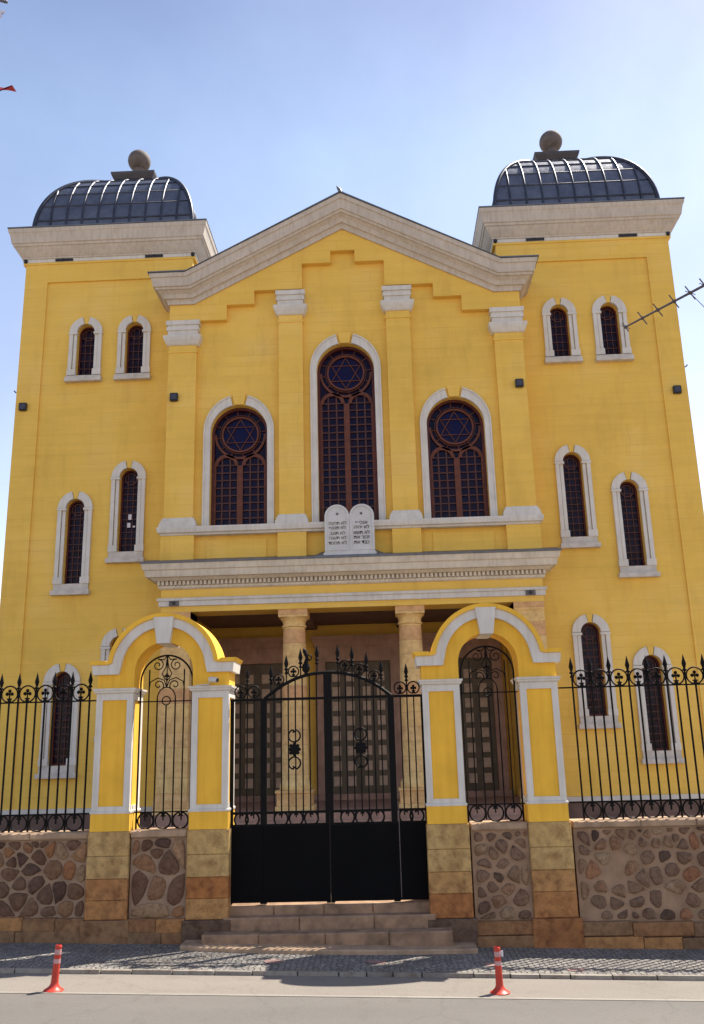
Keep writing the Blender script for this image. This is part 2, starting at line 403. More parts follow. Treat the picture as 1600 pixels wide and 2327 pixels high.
def tower(sx):
    holes = [shift(arch(WHW, 0, WH[k]-WHW), sx*x, z) for x, z, k in WIN_T]
    mb = MB()
    a, b = sorted((sx*TX0, sx*TX1))
    mb.prism([(a, Z0), (b, Z0), (b, 15.95), (a, 15.95)], 0, TD, holes, 0.24)
    w = P('tower_wall', mb, 'yellow')
    fr = MB()
    fr.prism([(sx*7.97, 1.95), (sx*8.58, 1.95), (sx*8.58, 15.95), (sx*4.05, 15.95), (sx*4.05, 15.40), (sx*7.97, 15.40)][::sx], -0.05, -0.001)
    P('raised_border', fr, 'yellow', w)
    pl = MB(); pl.box(sx*4.46 if sx > 0 else -8.66, 8.66 if sx > 0 else -4.46, -0.10, -0.002, Z0, 1.83)
    pl.box(8.582 if sx > 0 else -8.66, 8.66 if sx > 0 else -8.582, 0, TD, Z0, 1.83)
    P('plinth', pl, 'plinth', w)
    pb = MB(); pb.box(sx*4.46 if sx > 0 else -8.68, 8.68 if sx > 0 else -4.46, -0.13, -0.004, 1.835, 1.95)
    P('plinth_band', pb, 'white', w)
    c = MB()
    c.cornice(a, b, 0, TD, [(15.93, 0), (15.93, .07), (15.99, .07), (15.99, 0)], a=0)
    P('ledge', c, 'yellow', w)
    st = MB(); st.cornice(a, b, 0, TD, [(15.992, .075), (16.083, .085)]); P('lamp_channel', st, 'white', w)
    co = MB()
    co.cornice(a, b, 0, TD, [(16.085, .105), (16.13, .115), (16.14, .13), (16.20, .17), (16.30, .23), (16.37, .26), (16.38, .29), (16.44, .30), (16.455, .33), (16.62, .36), (16.72, .385), (16.735, .40), (16.80, .415), (16.84, .42), (16.86, .30)])
    cor = P('tower_cornice', co, 'trim')
    ed = MB(); ed.cornice(a, b, 0, TD, [(16.852, .43), (16.885, .43), (16.95, .20)]); P('metal_edge', ed, 'roof', cor)
    mid = (a+b)/2
    for dx in (-1.22, 1.22):
        fx = MB(); fx.box(mid+dx-.24, mid+dx+.24, -.10, -.03, 16.0, 16.07); fx.box(mid+dx-.02, mid+dx+.02, -.11, -.10, 16.0, 16.07)
        P('floodlight', fx, 'black', w)
    for dx in (-2.27, 2.27):
        kx = MB(); kx.lathe([(.01, -.06), (.05, -.03), (.055, .02), (.02, .06)], 10, (mid+dx, -.09, 16.035)); P('lamp_end', kx, 'black', w, smooth=60)
    # dome: square cloister vault of lead sheet with rolled seams
    cx, cy = mid, TD/2
    HW, H, zb = 2.19, 2.82, 16.90
    def hw(t): return HW*(1-max(0.0, t)**2.15)**.53      # half width at relative height t
    rings = []
    K = 26
    for k in range(K+1):
        t = k/K*0.985; q = hw(t); z = zb+H*t
        n = 12; R = []
        for side in range(4):
            for i in range(n):
                u = -q+2*q*i/n
                R.append({0:(cx+u,cy-q,z),1:(cx+q,cy+u,z),2:(cx-u,cy+q,z),3:(cx-q,cy-u,z)}[side])
        rings.append(R)
    dm = MB(); dm.loft(rings)
    d = P('dome', dm, 'lead', smooth=50)
    sm = MB()
    rt = [0.0, 0.17, 0.35, 0.52, 0.67, 0.79, 0.885, 0.95]
    for t in rt[1:]:
        q = hw(t)+.008; z = zb+H*t
        sm.tube([(cx-q,cy-q,z),(cx+q,cy-q,z),(cx+q,cy+q,z),(cx-q,cy+q,z)], .028, 6, closed=True)
    NS = 10
    for i in range(1, NS):
        u = -HW+2*HW*i/NS
        T = [k/40*0.97 for k in range(41) if hw(k/40*0.97) >= abs(u)]
        if len(T) < 2: continue
        for side in range(4):
            pts = []
            for t in T:
                q = hw(t)+.012; z = zb+H*t
                pts.append({0:(cx+u,cy-q,z),1:(cx+q,cy+u,z),2:(cx-u,cy+q,z),3:(cx-q,cy-u,z)}[side])
            sm.tube(pts, .030, 6)
    for sxx in (-1, 1):
        for syy in (-1, 1):
            sm.tube([(cx+sxx*(hw(t)+.01), cy+syy*(hw(t)+.01), zb+H*t) for t in [k/30*0.97 for k in range(31)]], .055, 8)
    P('standing_seam', sm, 'seam', d, smooth=60)
    fp = MB(); fp.cornice(cx, cx, cy, cy, [(19.55, .56), (19.74, .52), (19.76, .58), (19.90, .65), (19.97, .66), (19.99, .60), (20.05, .3), (20.12, .24)]); P('finial_base', fp, 'plate', d)
    fb = MB(); fb.lathe([(.20, 20.05), (.17, 20.2), (.19, 20.42)]+[(.345*math.sin(t), 20.775-.345*math.cos(t)) for t in [PI*(k+.6)/16 for k in range(2, 16)]]+[(.005, 21.121)], 24, (cx, cy, 0)); P('finial_ball', fb, 'ballstone', d, smooth=60)
    return w
tower(-1); tower(1)
for sx in (-1, 1):
    hk = MB(); hk.tube([(sx*8.56, .10, 12.30), (sx*8.66, .08, 12.31), (sx*8.70, .08, 12.36)], .018, 6); P('wall_hook', hk, 'galv', smooth=50)

# ---- the small round-headed windows of the towers
def window_meshes(kind):
    H = WH[kind]; hw = WHW; zs = H-hw
    def ringpts(r_in, r_out_j, r_out_c, t0, t1, n=12):
        T = [t0+(t1-t0)*k/n for k in range(n+1)]
        i = [(r_in*math.cos(t), zs+r_in*math.sin(t)) for t in T]
        o = [((r_out_j+(r_out_c-r_out_j)*math.sin(t))*math.cos(t), zs+(r_out_j+(r_out_c-r_out_j)*math.sin(t))*math.sin(t)) for t in T]
        return i, o
    su = MB()
    g = 0.085
    for sgn in (1, -1):
        # arch stones, stopping short of the yellow keystone
        t0, t1 = (0, PI/2-g/.43*1.15) if sgn > 0 else (PI/2+g/.43*1.15, PI)
        i, o = ringpts(hw, .435, .43, t0, t1); su.strip(i, o, -.075, -.002)
        # impost and moulded jamb
        x0, x1 = sorted((sgn*(hw-.02), sgn*.445)); su.box(x0, x1, -.095, -.002, zs-.07, zs-.012)
        x0, x1 = sorted((sgn*(hw+.003), sgn*(hw+.085))); su.box(x0, x1, -.045, -.002, .16, zs-.07)
        x0, x1 = sorted((sgn*(hw+.10), sgn*.43)); su.box(x0, x1, -.078, -.002, .16, zs-.07)
        x0, x1 = sorted((sgn*(hw-.015), sgn*.445)); su.box(x0, x1, -.09, -.002, 0.0, .16)
    si = MB()
    zb = -.12 if kind == 'tall' else -.03
    if kind == 'tall': si.box(-.43, .43, -.07, -.002, -.17, -.001)
    si.box(-.475, .475, -.15, -.002, zb-.16, zb-.051); si.box(-.455, .455, -.12, -.002, zb-.05, zb-.002 if kind != 'tall' else -.171+.0005)
    ke = MB(); ke.prism([(-.045, H-.0), (.045, H-.0), (.08, H+.195), (-.08, H+.195)], -.06, -.002)
    fr = MB()
    a_o = arch(hw+.01, -.01, zs); a_i = arch(hw-.045, .05, zs)
    fr.strip(a_i+[a_i[0]], a_o+[a_o[0]], .15, .215)
    mu = MB()
    nrow = 5 if kind == 'short' else 11
    for r in range(1, nrow+1):
        z = .05+(zs-.12)*r/nrow
        mu.box(-hw+.04, hw-.04, .172, .195, z-.011, z+.011)
    for x in (-.07, .07): mu.box(x-.009, x+.009, .170, .193, .05, zs+hw*.55)
    mu.ring2((0, zs+.0), hw-.10, hw-.075, .168, .19, n=18)
    pa = MB(); pa.prism(arch(hw-.02, .02, zs), .20, .22)
    return [('surround', su.mesh('surround', 'white', U)), ('sill', si.mesh('sill', 'sill', U)), ('keystone', ke.mesh('keystone', 'yellow', U)),
            ('frame', fr.mesh('frame', 'wood', U)), ('muntin_grid', mu.mesh('muntin_grid', 'bars', U)), ], pa.mesh('window_pane', 'glass', U)
for kind in ('short', 'tall'):
    subs, pane = window_meshes(kind)
    for x, z, k in WIN_T:
        if k != kind: continue
        for sx in (-1, 1):
            w = link('window', pane, syn, (sx*x*U, 0, z*U))
            for nm, me in subs: link(nm, me, w)
            if (x, sx) == (5.54, -1):      # two pale scraps stuck behind the panes of this one
                pp = MB(); pp.box(-.03, .05, .150, .168, .86, 1.0); pp.box(-.05, .03, .150, .168, .66, .78); pp.box(.09, .15, .150, .168, .66, .70); P('paper_scrap', pp, 'whitecloth', w)

# ---- central bay
BY, FY = -.86, -.71
BIG = [(-2.65, 8.30, .70, 3.10), (0.0, 8.30, .715, 4.65), (2.65, 8.30, .70, 3.10)]
def gable_poly(zlow, inset=0.0):
    x = 4.42-inset
    return [(-x, zlow), (x, zlow), (x, 14.14), (3.80, 14.14), (0, 16.12), (-3.80, 14.14), (-x, 14.14)]
mb = MB()
mb.prism(gable_poly(7.42), FY, 0.3, [shift(arch(hw, 0, H-hw), x, z) for x, z, hw, H in BIG], FY+.36)
cw = P('central_wall', mb, 'yellow')
tp = MB()
half = [(2.97, 13.67), (2.97, 14.08), (2.27, 14.08), (2.27, 14.45), (1.05, 14.45), (1.05, 15.16), (.31, 15.16), (.31, 15.49)]
poly = [(4.42, 13.67)]+half+[(-x, z) for x, z in half[::-1]]+[(-4.42, 13.67), (-4.42, 14.13), (-3.80, 14.13), (0, 16.11), (3.80, 14.13), (4.42, 14.13)]
tp.prism(poly, BY, FY-.001)
P('stepped_tympanum', tp, 'yellow', cw)
for x0, x1, zt in ((-4.42, -3.72, 13.0), (-1.65, -1.05, 13.72), (1.05, 1.65, 13.72), (3.72, 4.42, 13.0)):
    sh = MB(); sh.box(x0, x1, BY, FY-.001, 8.50, zt-.001)
    sh.box(x0-.02, x1+.02, BY-.02, FY-.002, zt-.20, zt-.155)
    pi = P('pilaster', sh, 'yellow')
    ca = MB(); ca.cornice(x0, x1, BY, FY-.003, [(zt, .02), (zt+.03, .05), (zt+.12, .10), (zt+.20, .125), (zt+.24, .125), (zt+.245, .05), (zt+.27, .025), (zt+.40, .025), (zt+.405, .055), (zt+.49, .06), (zt+.495, .035), (zt+.545, .035), (zt+.55, .07), (zt+.665, .075)], 'LRF')
    P('capital', ca, 'white', pi)
    ba = MB(); ba.cornice(x0, x1, BY, FY-.003, [(8.285, .09), (8.37, .09), (8.375, .07), (8.44, .07), (8.445, .045), (8.51, .03), (8.53, .0)], 'LRF')
    P('base', ba, 'white', pi)
sb = MB(); sb.cornice(-4.42, 4.42, BY, 0.29, [(8.09, .04), (8.13, .06), (8.15, .11), (8.24, .13), (8.283, .13)], 'LRF')
P('sill_band', sb, 'white', cw)
for x0, x1 in ((-4.47, -3.68), (-1.69, -1.01), (1.01, 1.69), (3.68, 4.47)):
    pe = MB(); pe.box(x0, x1, BY-.02, FY-.001, 7.45, 8.088); P('pilaster_pedestal', pe, 'yellow', cw)
for x0, x1 in ((-3.4, -1.97), (1.97, 3.4)):
    pe = MB(); pe.box(x0, x1, FY-.03, FY-.001, 7.45, 7.98); P('wall_panel', pe, 'yellow', cw)

# gable cornice: one moulding carried level, up the rakes and back along the sides
rk = math.atan2(16.12-14.14, 3.80); tk = math.tan(rk/2)
prof = [(-.02, 0), (-.02, .05), (.05, .06), (.10, .09), (.105, .14), (.20, .18), (.27, .26), (.275, .31), (.33, .32), (.335, .36), (.55, .40), (.56, .43), (.66, .45), (.66, 0)]
def station(fn): return [fn(h, o) for h, o in prof]
R = [station(lambda h, o: (-4.42-o, .30, 14.14+h)), station(lambda h, o: (-4.42-o, BY-o, 14.14+h)),
     station(lambda h, o: (-3.80-h*tk, BY-o, 14.14+h)), station(lambda h, o: (0, BY-o, 16.12+h/math.cos(rk))),
     station(lambda h, o: (3.80+h*tk, BY-o, 14.14+h)), station(lambda h, o: (4.42+o, BY-o, 14.14+h)), station(lambda h, o: (4.42+o, .30, 14.14+h))]
gc = MB(); gc.loft(R)
gco = P('gable_cornice', gc, 'trim')
rf = MB()
zr = 16.12+.66/math.cos(rk)+.012; kx = 3.80+.66*tk; ze = 14.14+.66+.012
def roofring(y, xe): return [(-xe, y, ze), (-kx if xe > kx else -xe, y, ze), (0, y, zr), (kx if xe > kx else xe, y, ze), (xe, y, ze), (xe, y, ze+.03), (kx*.99 if xe > kx else xe, y, ze+.035), (0, y, zr+.04), (-kx*.99 if xe > kx else -xe, y, ze+.035), (-xe, y, ze+.03)]
rf.loft([roofring(BY-.475, 4.90), roofring(-.003, 4.90)])
rr = lambda y: [(-4.04, y, zr-4.04*math.tan(rk)), (0, y, zr), (4.04, y, zr-4.04*math.tan(rk)), (4.04, y, zr-4.04*math.tan(rk)+.035), (0, y, zr+.04), (-4.04, y, zr-4.04*math.tan(rk)+.035)]
rf.loft([rr(-.002), rr(16)])
roof = P('roof', rf, 'roof')
rb = MB(); rb.prism([(-8.5, Z0), (8.5, Z0), (8.5, 13.6), (4.3, 14.3), (0, 16.4), (-4.3, 14.3), (-8.5, 13.6)], TD+.01, 16); P('nave_wall', rb, 'yellow')
bf = MB(); bf.tube([(.0, BY-.45, zr), (-.01, BY-.45, zr+.07), (-.05, BY-.45, zr+.13), (-.09, BY-.45, zr+.20)], [.06, .055, .035, .01], 8); bf.tube([(-.02, BY-.45, zr+.05), (.07, BY-.44, zr+.02)], [.05, .02], 6)
P('ridge_tip', bf, 'roof', roof, smooth=60)

# ---- the three stained-glass windows
for x, z, hw, H in BIG:
    zs = H-hw; loc = (x, FY, z)
    pa = MB(); pa.prism(arch(hw-.03, .02, zs), .26, .28)
    w = P('stained_glass_window', pa, 'blueglass', loc=loc)
    su = MB(); g = .17
    ro_j, ro_c = hw+.165, hw+.25
    T = [PI/2-g/hw*0.95-(PI/2-g/hw*0.95)*k/14 for k in range(15)]
    for s in (1, -1):
        i = [(s*hw*math.cos(t), zs+hw*math.sin(t)) for t in T]+[(s*hw, 0)]
        o = [(s*(ro_j+(ro_c-ro_j)*math.sin(t)**2)*math.cos(t), zs+(ro_j+(ro_c-ro_j)*math.sin(t)**2)*math.sin(t)) for t in T]+[(s*ro_j, 0)]
        su.strip(i, o, -.06, -.002)
        o2 = [(a*1.0+s*.0, b) for a, b in o]
        i2 = [(a*.965, zs+(b-zs)*.965 if b > zs else b) for a, b in o]
        su.strip(i2, o2, -.085, -.06)
    P('surround', su, 'white', w)
    ke = MB(); ke.prism([(-.12, H), (.12, H), (.165, H+.29), (-.165, H+.29)], -.05, -.002); P('keystone', ke, 'yellow', w)
    fr = MB(); a_o = arch(hw+.012, -.01, zs); a_i = arch(hw-.065, .07, zs); fr.strip(a_i+[a_i[0]], a_o+[a_o[0]], .17, .27)
    P('frame', fr, 'wood', w)
    tr = MB()
    rc = hw-.06
    tr.ring2((0, zs), rc-.055, rc, .19, .25, PI, 2*PI)
    tr.ring2((0, zs), rc*.66, rc*.73, .185, .25); tr.ring2((0, zs), rc*.77, rc*.79, .2, .25)
    lr = (hw-.065-.045)/2; lz = zs-rc-lr*.42-.04
    for s in (1, -1): tr.ring2((s*(lr+.045), lz), lr-.085, lr+.0, .19, .25, 0, PI, 18)
    tr.box(-.07, .07, .18, .25, .06, lz)
    for s in (1, -1):
        x0, x1 = sorted((s*(2*lr+.0), s*(2*lr+.055))); tr.box(x0, x1, .192, .248, .06, lz)
    P('tracery', tr, 'oak', w)
    st = MB(); R0 = rc*.63
    for base in (PI/2, -PI/2):
        V = [(R0*math.cos(base+2*PI*k/3), zs+R0*math.sin(base+2*PI*k/3)) for k in range(3)]
        for k in range(3): st.bar2(V[k], V[(k+1) % 3], .016, .215 if base > 0 else .222, .25)
    for k in range(12):
        t = 2*PI*k/12+.13
        st.bar2((rc*.80*math.cos(t), zs+rc*.80*math.sin(t)), (rc*1.0*math.cos(t), zs+rc*1.0*math.sin(t)), .018, .225, .25)
    P('star_leading', st, 'oak', w)
    rp_ = MB(); rp_.ring2((0, zs), .001, rc*.76, .252, .258); P('rose_pane', rp_, 'roseglass', w)
    mu = MB()
    nr = int(round(lz/.19))
    for s in (1, -1):
        xa, xb = sorted((s*.05, s*(hw-.06)))
        for r in range(1, nr+1): mu.box(xa, xb, .222, .245, .07+(lz-.05)*r/nr-.016, .07+(lz-.05)*r/nr+.016)
        for q in (1, 2):
            xx = xa+(xb-xa)*q/3; mu.box(xx-.018, xx+.018, .218, .242, .07, lz+lr*.75)
    P('muntin_grid', mu, 'bars', w)
    lb = MB(); lb.box(-hw, -.06, .13, .2, .003, .075); lb.box(.06, hw*.8, .13, .2, .003, .06); P('bottom_rail', lb, 'wood', w)

# ---- porch
en = MB(); en.box(-4.42, 4.42, BY, -.10, 6.27, 7.42)
por = P('porch_entablature', en, 'yellow')
ar = MB(); ar.cornice(-4.42, 4.42, BY, -.11, [(6.40, .02), (6.41, .04), (6.52, .045), (6.53, .075), (6.585, .085), (6.60, .05)], 'LRF'); P('architrave_band', ar, 'white', por)
cn = MB(); cn.cornice(-4.42, 4.42, BY, -.12, [(6.80, .02), (6.83, .06), (6.88, .065), (6.88, .04), (6.985, .04), (6.99, .15), (7.03, .20), (7.05, .22), (7.055, .30), (7.09, .31), (7.20, .33), (7.22, .36), (7.33, .39), (7.355, .395)], 'LRF')
P('porch_cornice', cn, 'cream', por)
de = MB(); nd_ = 90
for k in range(nd_+1):
    xx = -4.46+8.92*k/nd_; de.box(xx-.027, xx+.027, BY-.12, BY-.042, 6.89, 6.983)
P('dentil_band', de, 'cream', por)
pr = MB(); pr.loft([[(-4.84, BY-.42, 7.358), (4.84, BY-.42, 7.358), (4.84, BY-.42, 7.385), (-4.84, BY-.42, 7.385)], [(-4.84, FY-.03, 7.42), (4.84, FY-.03, 7.42), (4.84, FY-.03, 7.545), (-4.84, FY-.03, 7.545)]])
pr.loft([[(-.85, BY-.36, 7.40), (.85, BY-.36, 7.40), (.85, BY-.36, 7.42), (-.85, BY-.36, 7.42)], [(-.62, FY-.04, 7.48), (.62, FY-.04, 7.48), (.62, FY-.04, 7.62), (-.62, FY-.04, 7.62)]])
P('porch_roof', pr, 'roof', por)
cl = MB(); cl.box(-4.04, 4.04, -.099, 3.199, 6.40, 6.55); P('porch_ceiling', cl, 'ceil', por)
for xx in (-1.35, 1.35): bm_ = MB(); bm_.box(xx-.26, xx+.26, -.098, 3.198, 6.28, 6.399); P('ceiling_beam', bm_, 'ceil', por)
def column(x):
    c = MB(); r0, r1 = .30, .255
    c.lathe([(r0*1.16, 2.27), (r0*1.2, 2.33), (r0*1.16, 2.39), (r0*1.06, 2.43), (r0, 2.48), (r0, 3.4), (.285, 4.5), (r1, 5.86)], 28)
    o = P('column', c, 'drum', loc=(x, BY+.36, 0), smooth=40)
    k = MB(); k.lathe([(r1+.0, 5.86), (r1+.03, 5.88), (r1+.03, 5.91), (r1+.005, 5.93), (r1+.01, 6.0), (r1+.04, 6.04), (r1+.075, 6.09)], 28); k.box(-.335, .335, -.335, .335, 6.09, 6.269)
    P('capital', k, 'drum', o, smooth=40)
    p = MB(); p.cornice(-.36, .36, -.36, .36, [(1.82, .07), (1.93, .07), (1.94, .02), (2.20, .02), (2.21, .05), (2.27, .05)]); P('pedestal', p, 'drum', o)
    return o
column(-1.35); column(1.35)
for s in (-1, 1):
    p = MB(); x0, x1 = sorted((s*3.72, s*4.41)); p.box(x0, x1, BY+.02, -.12, 2.2, 6.268); p.cornice(x0, x1, BY+.02, -.12, [(1.82, .05), (2.12, .05), (2.2, .0)])
    p.cornice(x0, x1, BY+.02, -.12, [(6.05, .0), (6.10, .03), (6.2, .05), (6.266, .05)], 'F')
    P('corner_pier', p, 'drum')
fl = MB(); fl.box(-4.42, 4.42, BY-.25, 3.199, Z0, 1.818); P('porch_floor', fl, 'pink')
ps = MB()
for k in range(4): ps.box(-3.75, 3.75, BY-.25-.30*(k+1), BY-.25-.30*k-.001, Z0, 1.82-.15*(k+1))
P('porch_steps', ps, 'pink')
bw = MB(); bw.box(-4.04, 4.04, 3.2, 3.5, Z0, 6.56); P('porch_back_wall', bw, 'yellow')
for xc in (-2.72, 0, 2.72):
    dm = MB(); dm.box(xc-.87, xc+.87, 3.10, 3.16, 1.82, 5.38)
    d = P('door', dm, 'door')
    fr = MB()
    for s in (-1, 1): x0, x1 = sorted((xc+s*.875, xc+s*1.14)); fr.box(x0, x1, 2.98, 3.199, 1.82, 5.38)
    fr.box(xc-1.14, xc+1.14, 2.98, 3.199, 5.381, 5.78); fr.cornice(xc-1.14, xc+1.14, 2.98, 3.199, [(5.782, .03), (5.9, .05), (6.0, .11), (6.07, .12)], 'LRF')
    fr.box(xc-.16, xc+.16, 2.95, 3.1, 5.385, 5.78); fr.box(xc-1.2, xc+1.2, 2.9, 3.198, 1.821, 1.97)
    P('surround', fr, 'pink', d)
    sq = MB(); sq.box(-.105, .105, -.024, 0, -.12, .12); sqm = sq.mesh('square_panel', 'panel', U)
    for xx in (-.60, -.22, .22, .60):
        for r in range(8):
            link('square_panel', sqm, d, ((xc+xx)*U, 3.099*U, (2.28+.385*r)*U))
    ml = MB(); ml.box(xc-.035, xc+.035, 3.06, 3.098, 1.98, 5.37); P('meeting_stile', ml, 'door', d)

# ---- tablets above the porch
tb = thing('stone_tablets', 'pair of white round-topped stone tablets with dark Hebrew writing, on the porch roof', 'tablets', BL+Vector((0.02*U, (BY-.20)*U, 7.50*U)))
# outlines (before scaling about the camera), origin at the foot
bd = MB(); L = []
for xc in (.29, -.29):
    L += [(xc+.29*math.cos(t), .86+.29*math.sin(t)) for t in [PI*k/18 for k in range(19)]][(0 if xc > 0 else 0):]
out = [(-.58, .0), (.58, .0)]+L[:18]+[(0, .90)]+L[20:]
bd.prism(out, -.07, .07); obj('tablet_body', bd, 'marble', tb, (0,0,0), U)
rim = MB()
for xc in (.29, -.29):
    T = [PI*k/18 for k in range(19)]
    i = [(xc+.235, .1)]+[(xc+.235*math.cos(t), .86+.235*math.sin(t)) for t in T]+[(xc-.235, .1)]
    o = [(xc+.285, .05)]+[(xc+.285*math.cos(t), .86+.285*math.sin(t)) for t in T]+[(xc-.285, .05)]
    rim.strip(i, o, -.088, -.071); rim.strip([(xc-.235, .1), (xc+.235, .1)], [(xc-.285, .05), (xc+.285, .05)], -.087, -.071)
obj('raised_rim', rim, 'marble', tb, (0,0,0), U)
tf = MB(); tf.box(-.61, .61, -.11, .11, -.06, -.001); obj('foot_slab', tf, 'marble', tb, (0,0,0), U)
def hebrew(txt, x, z, size, mat='letter'):
    cu = bpy.data.curves.new('lettering', 'FONT'); cu.body = txt[::-1]; cu.size = size*U; cu.align_x = 'CENTER'; cu.extrude = .004; cu.offset = .001
    o = bpy.data.objects.new('lettering', cu); COL.objects.link(o)
    bpy.context.view_layer.update()
    me = bpy.data.meshes.new_from_object(o.evaluated_get(bpy.context.evaluated_depsgraph_get()))
    bpy.data.objects.remove(o)
    me.materials.clear(); me.materials.append(M[mat])
    q = link('lettering', me, tb, (x*U, -.078*U, z*U)); q.rotation_euler = (PI/2, 0, 0); return q
rows = [.665, .555, .425, .315, .195]
for txt, z in zip(('אנכי יי', 'לא יהיה', 'לא תשא', 'זכור את', 'כבד את'), rows): hebrew(txt, .28, z, .115)
for txt, z in zip(('לא תרצח', 'לא תנאף', 'לא תגנב', 'לא תענה', 'לא תחמד'), rows): hebrew(txt, -.28, z, .108, 'letter2')
for xc in (-.28, .28):
    st = MB()
    for b in (PI/2, -PI/2): st.prism([(xc+.035*math.cos(b+2*PI*k/3), .92+.035*math.sin(b+2*PI*k/3)) for k in range(3)], -.082 - (.002 if b > 0 else 0), -.071)
    obj('small_star', st, 'letter', tb, (0,0,0), U)

# ---- square lamps on the facade, spotlights in the porch frieze
def lamp(x, y, z, label):
    t = thing('wall_floodlight', label, 'lamp', BL+Vector((x*U, y*U, z*U)), 'square floodlights on the facade')
    b = MB(); b.cornice(-.085, .085, -.075, -.02, [(-.105, .0), (-.09, .012), (.09, .012), (.105, .0)]); obj('housing', b, 'black', t, (0,0,0), U)
    l = MB(); l.box(-.07, .07, -.095, -.0885, -.07, .07); obj('lens', l, 'lens', t, (0,0,0), U)
    k = MB(); k.box(-.03, .03, -.03, .0, -.03, .03); obj('bracket', k, 'black', t, (0,0,0), U)
lamp(-8.36, -.05, 11.83, 'square black floodlight near the outer edge of the left tower')
lamp(-4.24, BY, 11.60, 'square black floodlight high on the leftmost pilaster of the central bay')
lamp(4.24, BY, 11.62, 'square black floodlight high on the rightmost pilaster of the central bay')
lamp(8.30, -.05, 11.62, 'square black floodlight near the outer edge of the right tower')
for x, lb in ((-4.10, 'small grey spotlight in the porch frieze above the left gate arch'), (4.12, 'small grey spotlight in the porch frieze above the right gate arch')):
    t = thing('recessed_spotlight', lb, 'lamp', BL+Vector((x*U, (BY-.045)*U, 6.47*U)), 'spotlights at the ends of the porch frieze')
    b = MB(); b.box(-.11, .11, -.03, -.001, -.065, .065); obj('housing', b, 'galv', t, (0,0,0), U)
    b = MB(); b.lathe([(.045, 0), (.04, .012), (.005, .012)], 14); m_ = obj('lens', b, 'black', t, (0, -.03*U, 0), U); m_.rotation_euler = (PI/2, 0, 0)

# ================================================================== STREET FRONT
FX, FYW = -0.33, -5.10                    # middle of the gateway, front of the fence line
SL = -0.0255                              # the street falls gently to the right
def gz(x): return SL*x
def slab(name, x0, x1, y0, y1, dz, mat, thick=0.3, nx=24):
    m = MB(); R = []
    for i in range(nx+1):
        x = x0+(x1-x0)*i/nx; z = gz(x)+dz
        R.append([(x,y0,z-thick),(x,y1,z-thick),(x,y1,z),(x,y0,z)])
    m.loft(R); return obj(name, m, mat)
tag(slab('ground', -300, 300, -300, 320, -.40, 'dirt', 1.0, 2), None, None, kind='structure')
tag(slab('road', -120, 120, -30, -6.90, -.05, 'road'), None, None, kind='structure')
rd2 = MB(); rd2.add([(-120,-30,gz(-120)-.046),(120,-30,gz(120)-.046),(120,-7.98,gz(120)-.046),(-120,-8.06,gz(-120)-.046)], [(0,1,2,3)])
tag(obj('asphalt_lane', rd2, 'road2'), None, None, kind='structure')
ln = MB(); ln.add([(-120,-8.05,gz(-120)-.042),(120,-7.97,gz(120)-.042),(120,-7.90,gz(120)-.042),(-120,-7.98,gz(-120)-.042)], [(0,1,2,3)])
tag(obj('lane_line', ln, 'line'), None, None, kind='structure')
pv = slab('pavement', -40, 40, -6.86, -4.3, 0, 'setts', .35); tag(pv, None, None, kind='structure')
kb = MB(); x = -40
while x < 40:
    w = random.uniform(.35, .8); z = random.uniform(-.006, .012)
    y = random.uniform(-.012, .012)
    kb.add([(x+.006,-6.935+y,gz(x)-.3),(x+w-.006,-6.935+y,gz(x+w)-.3),(x+w-.006,-6.861,gz(x+w)-.3),(x+.006,-6.861,gz(x)-.3),
            (x+.012,-6.925+y,gz(x)+z),(x+w-.012,-6.925+y,gz(x+w)+z),(x+w-.006,-6.861,gz(x+w)+.004),(x+.006,-6.861,gz(x)+.004)],
           [(0,3,2,1),(4,5,6,7),(0,1,5,4),(1,2,6,5),(2,3,7,6),(3,0,4,7)], random.random()); x += w
tag(obj('kerb', kb, 'kerb'), None, None, kind='structure')
tag(slab('courtyard', -30, 30, -4.55, 6.2, 0, 'dirt', .3), None, None, kind='structure').location.z = .42
for i, (x, y, w, h) in enumerate(((-1.12, -6.3, .34, .3), (.45, -6.25, .34, .28), (2.2, -6.35, .3, .25), (3.4, -6.62, .3, .2))):
    rp = MB(); n = 14
    pts = [(x+w/2*math.cos(2*PI*k/n)*random.uniform(.75, 1.1), y+h/2*math.sin(2*PI*k/n)*random.uniform(.75, 1.1)) for k in range(n)]
    rp.add([(a, b, gz(a)+.006) for a, b in pts], [tuple(range(n))]); tag(obj('red_paint_mark', rp, 'redpaint'), None, None, kind='structure')

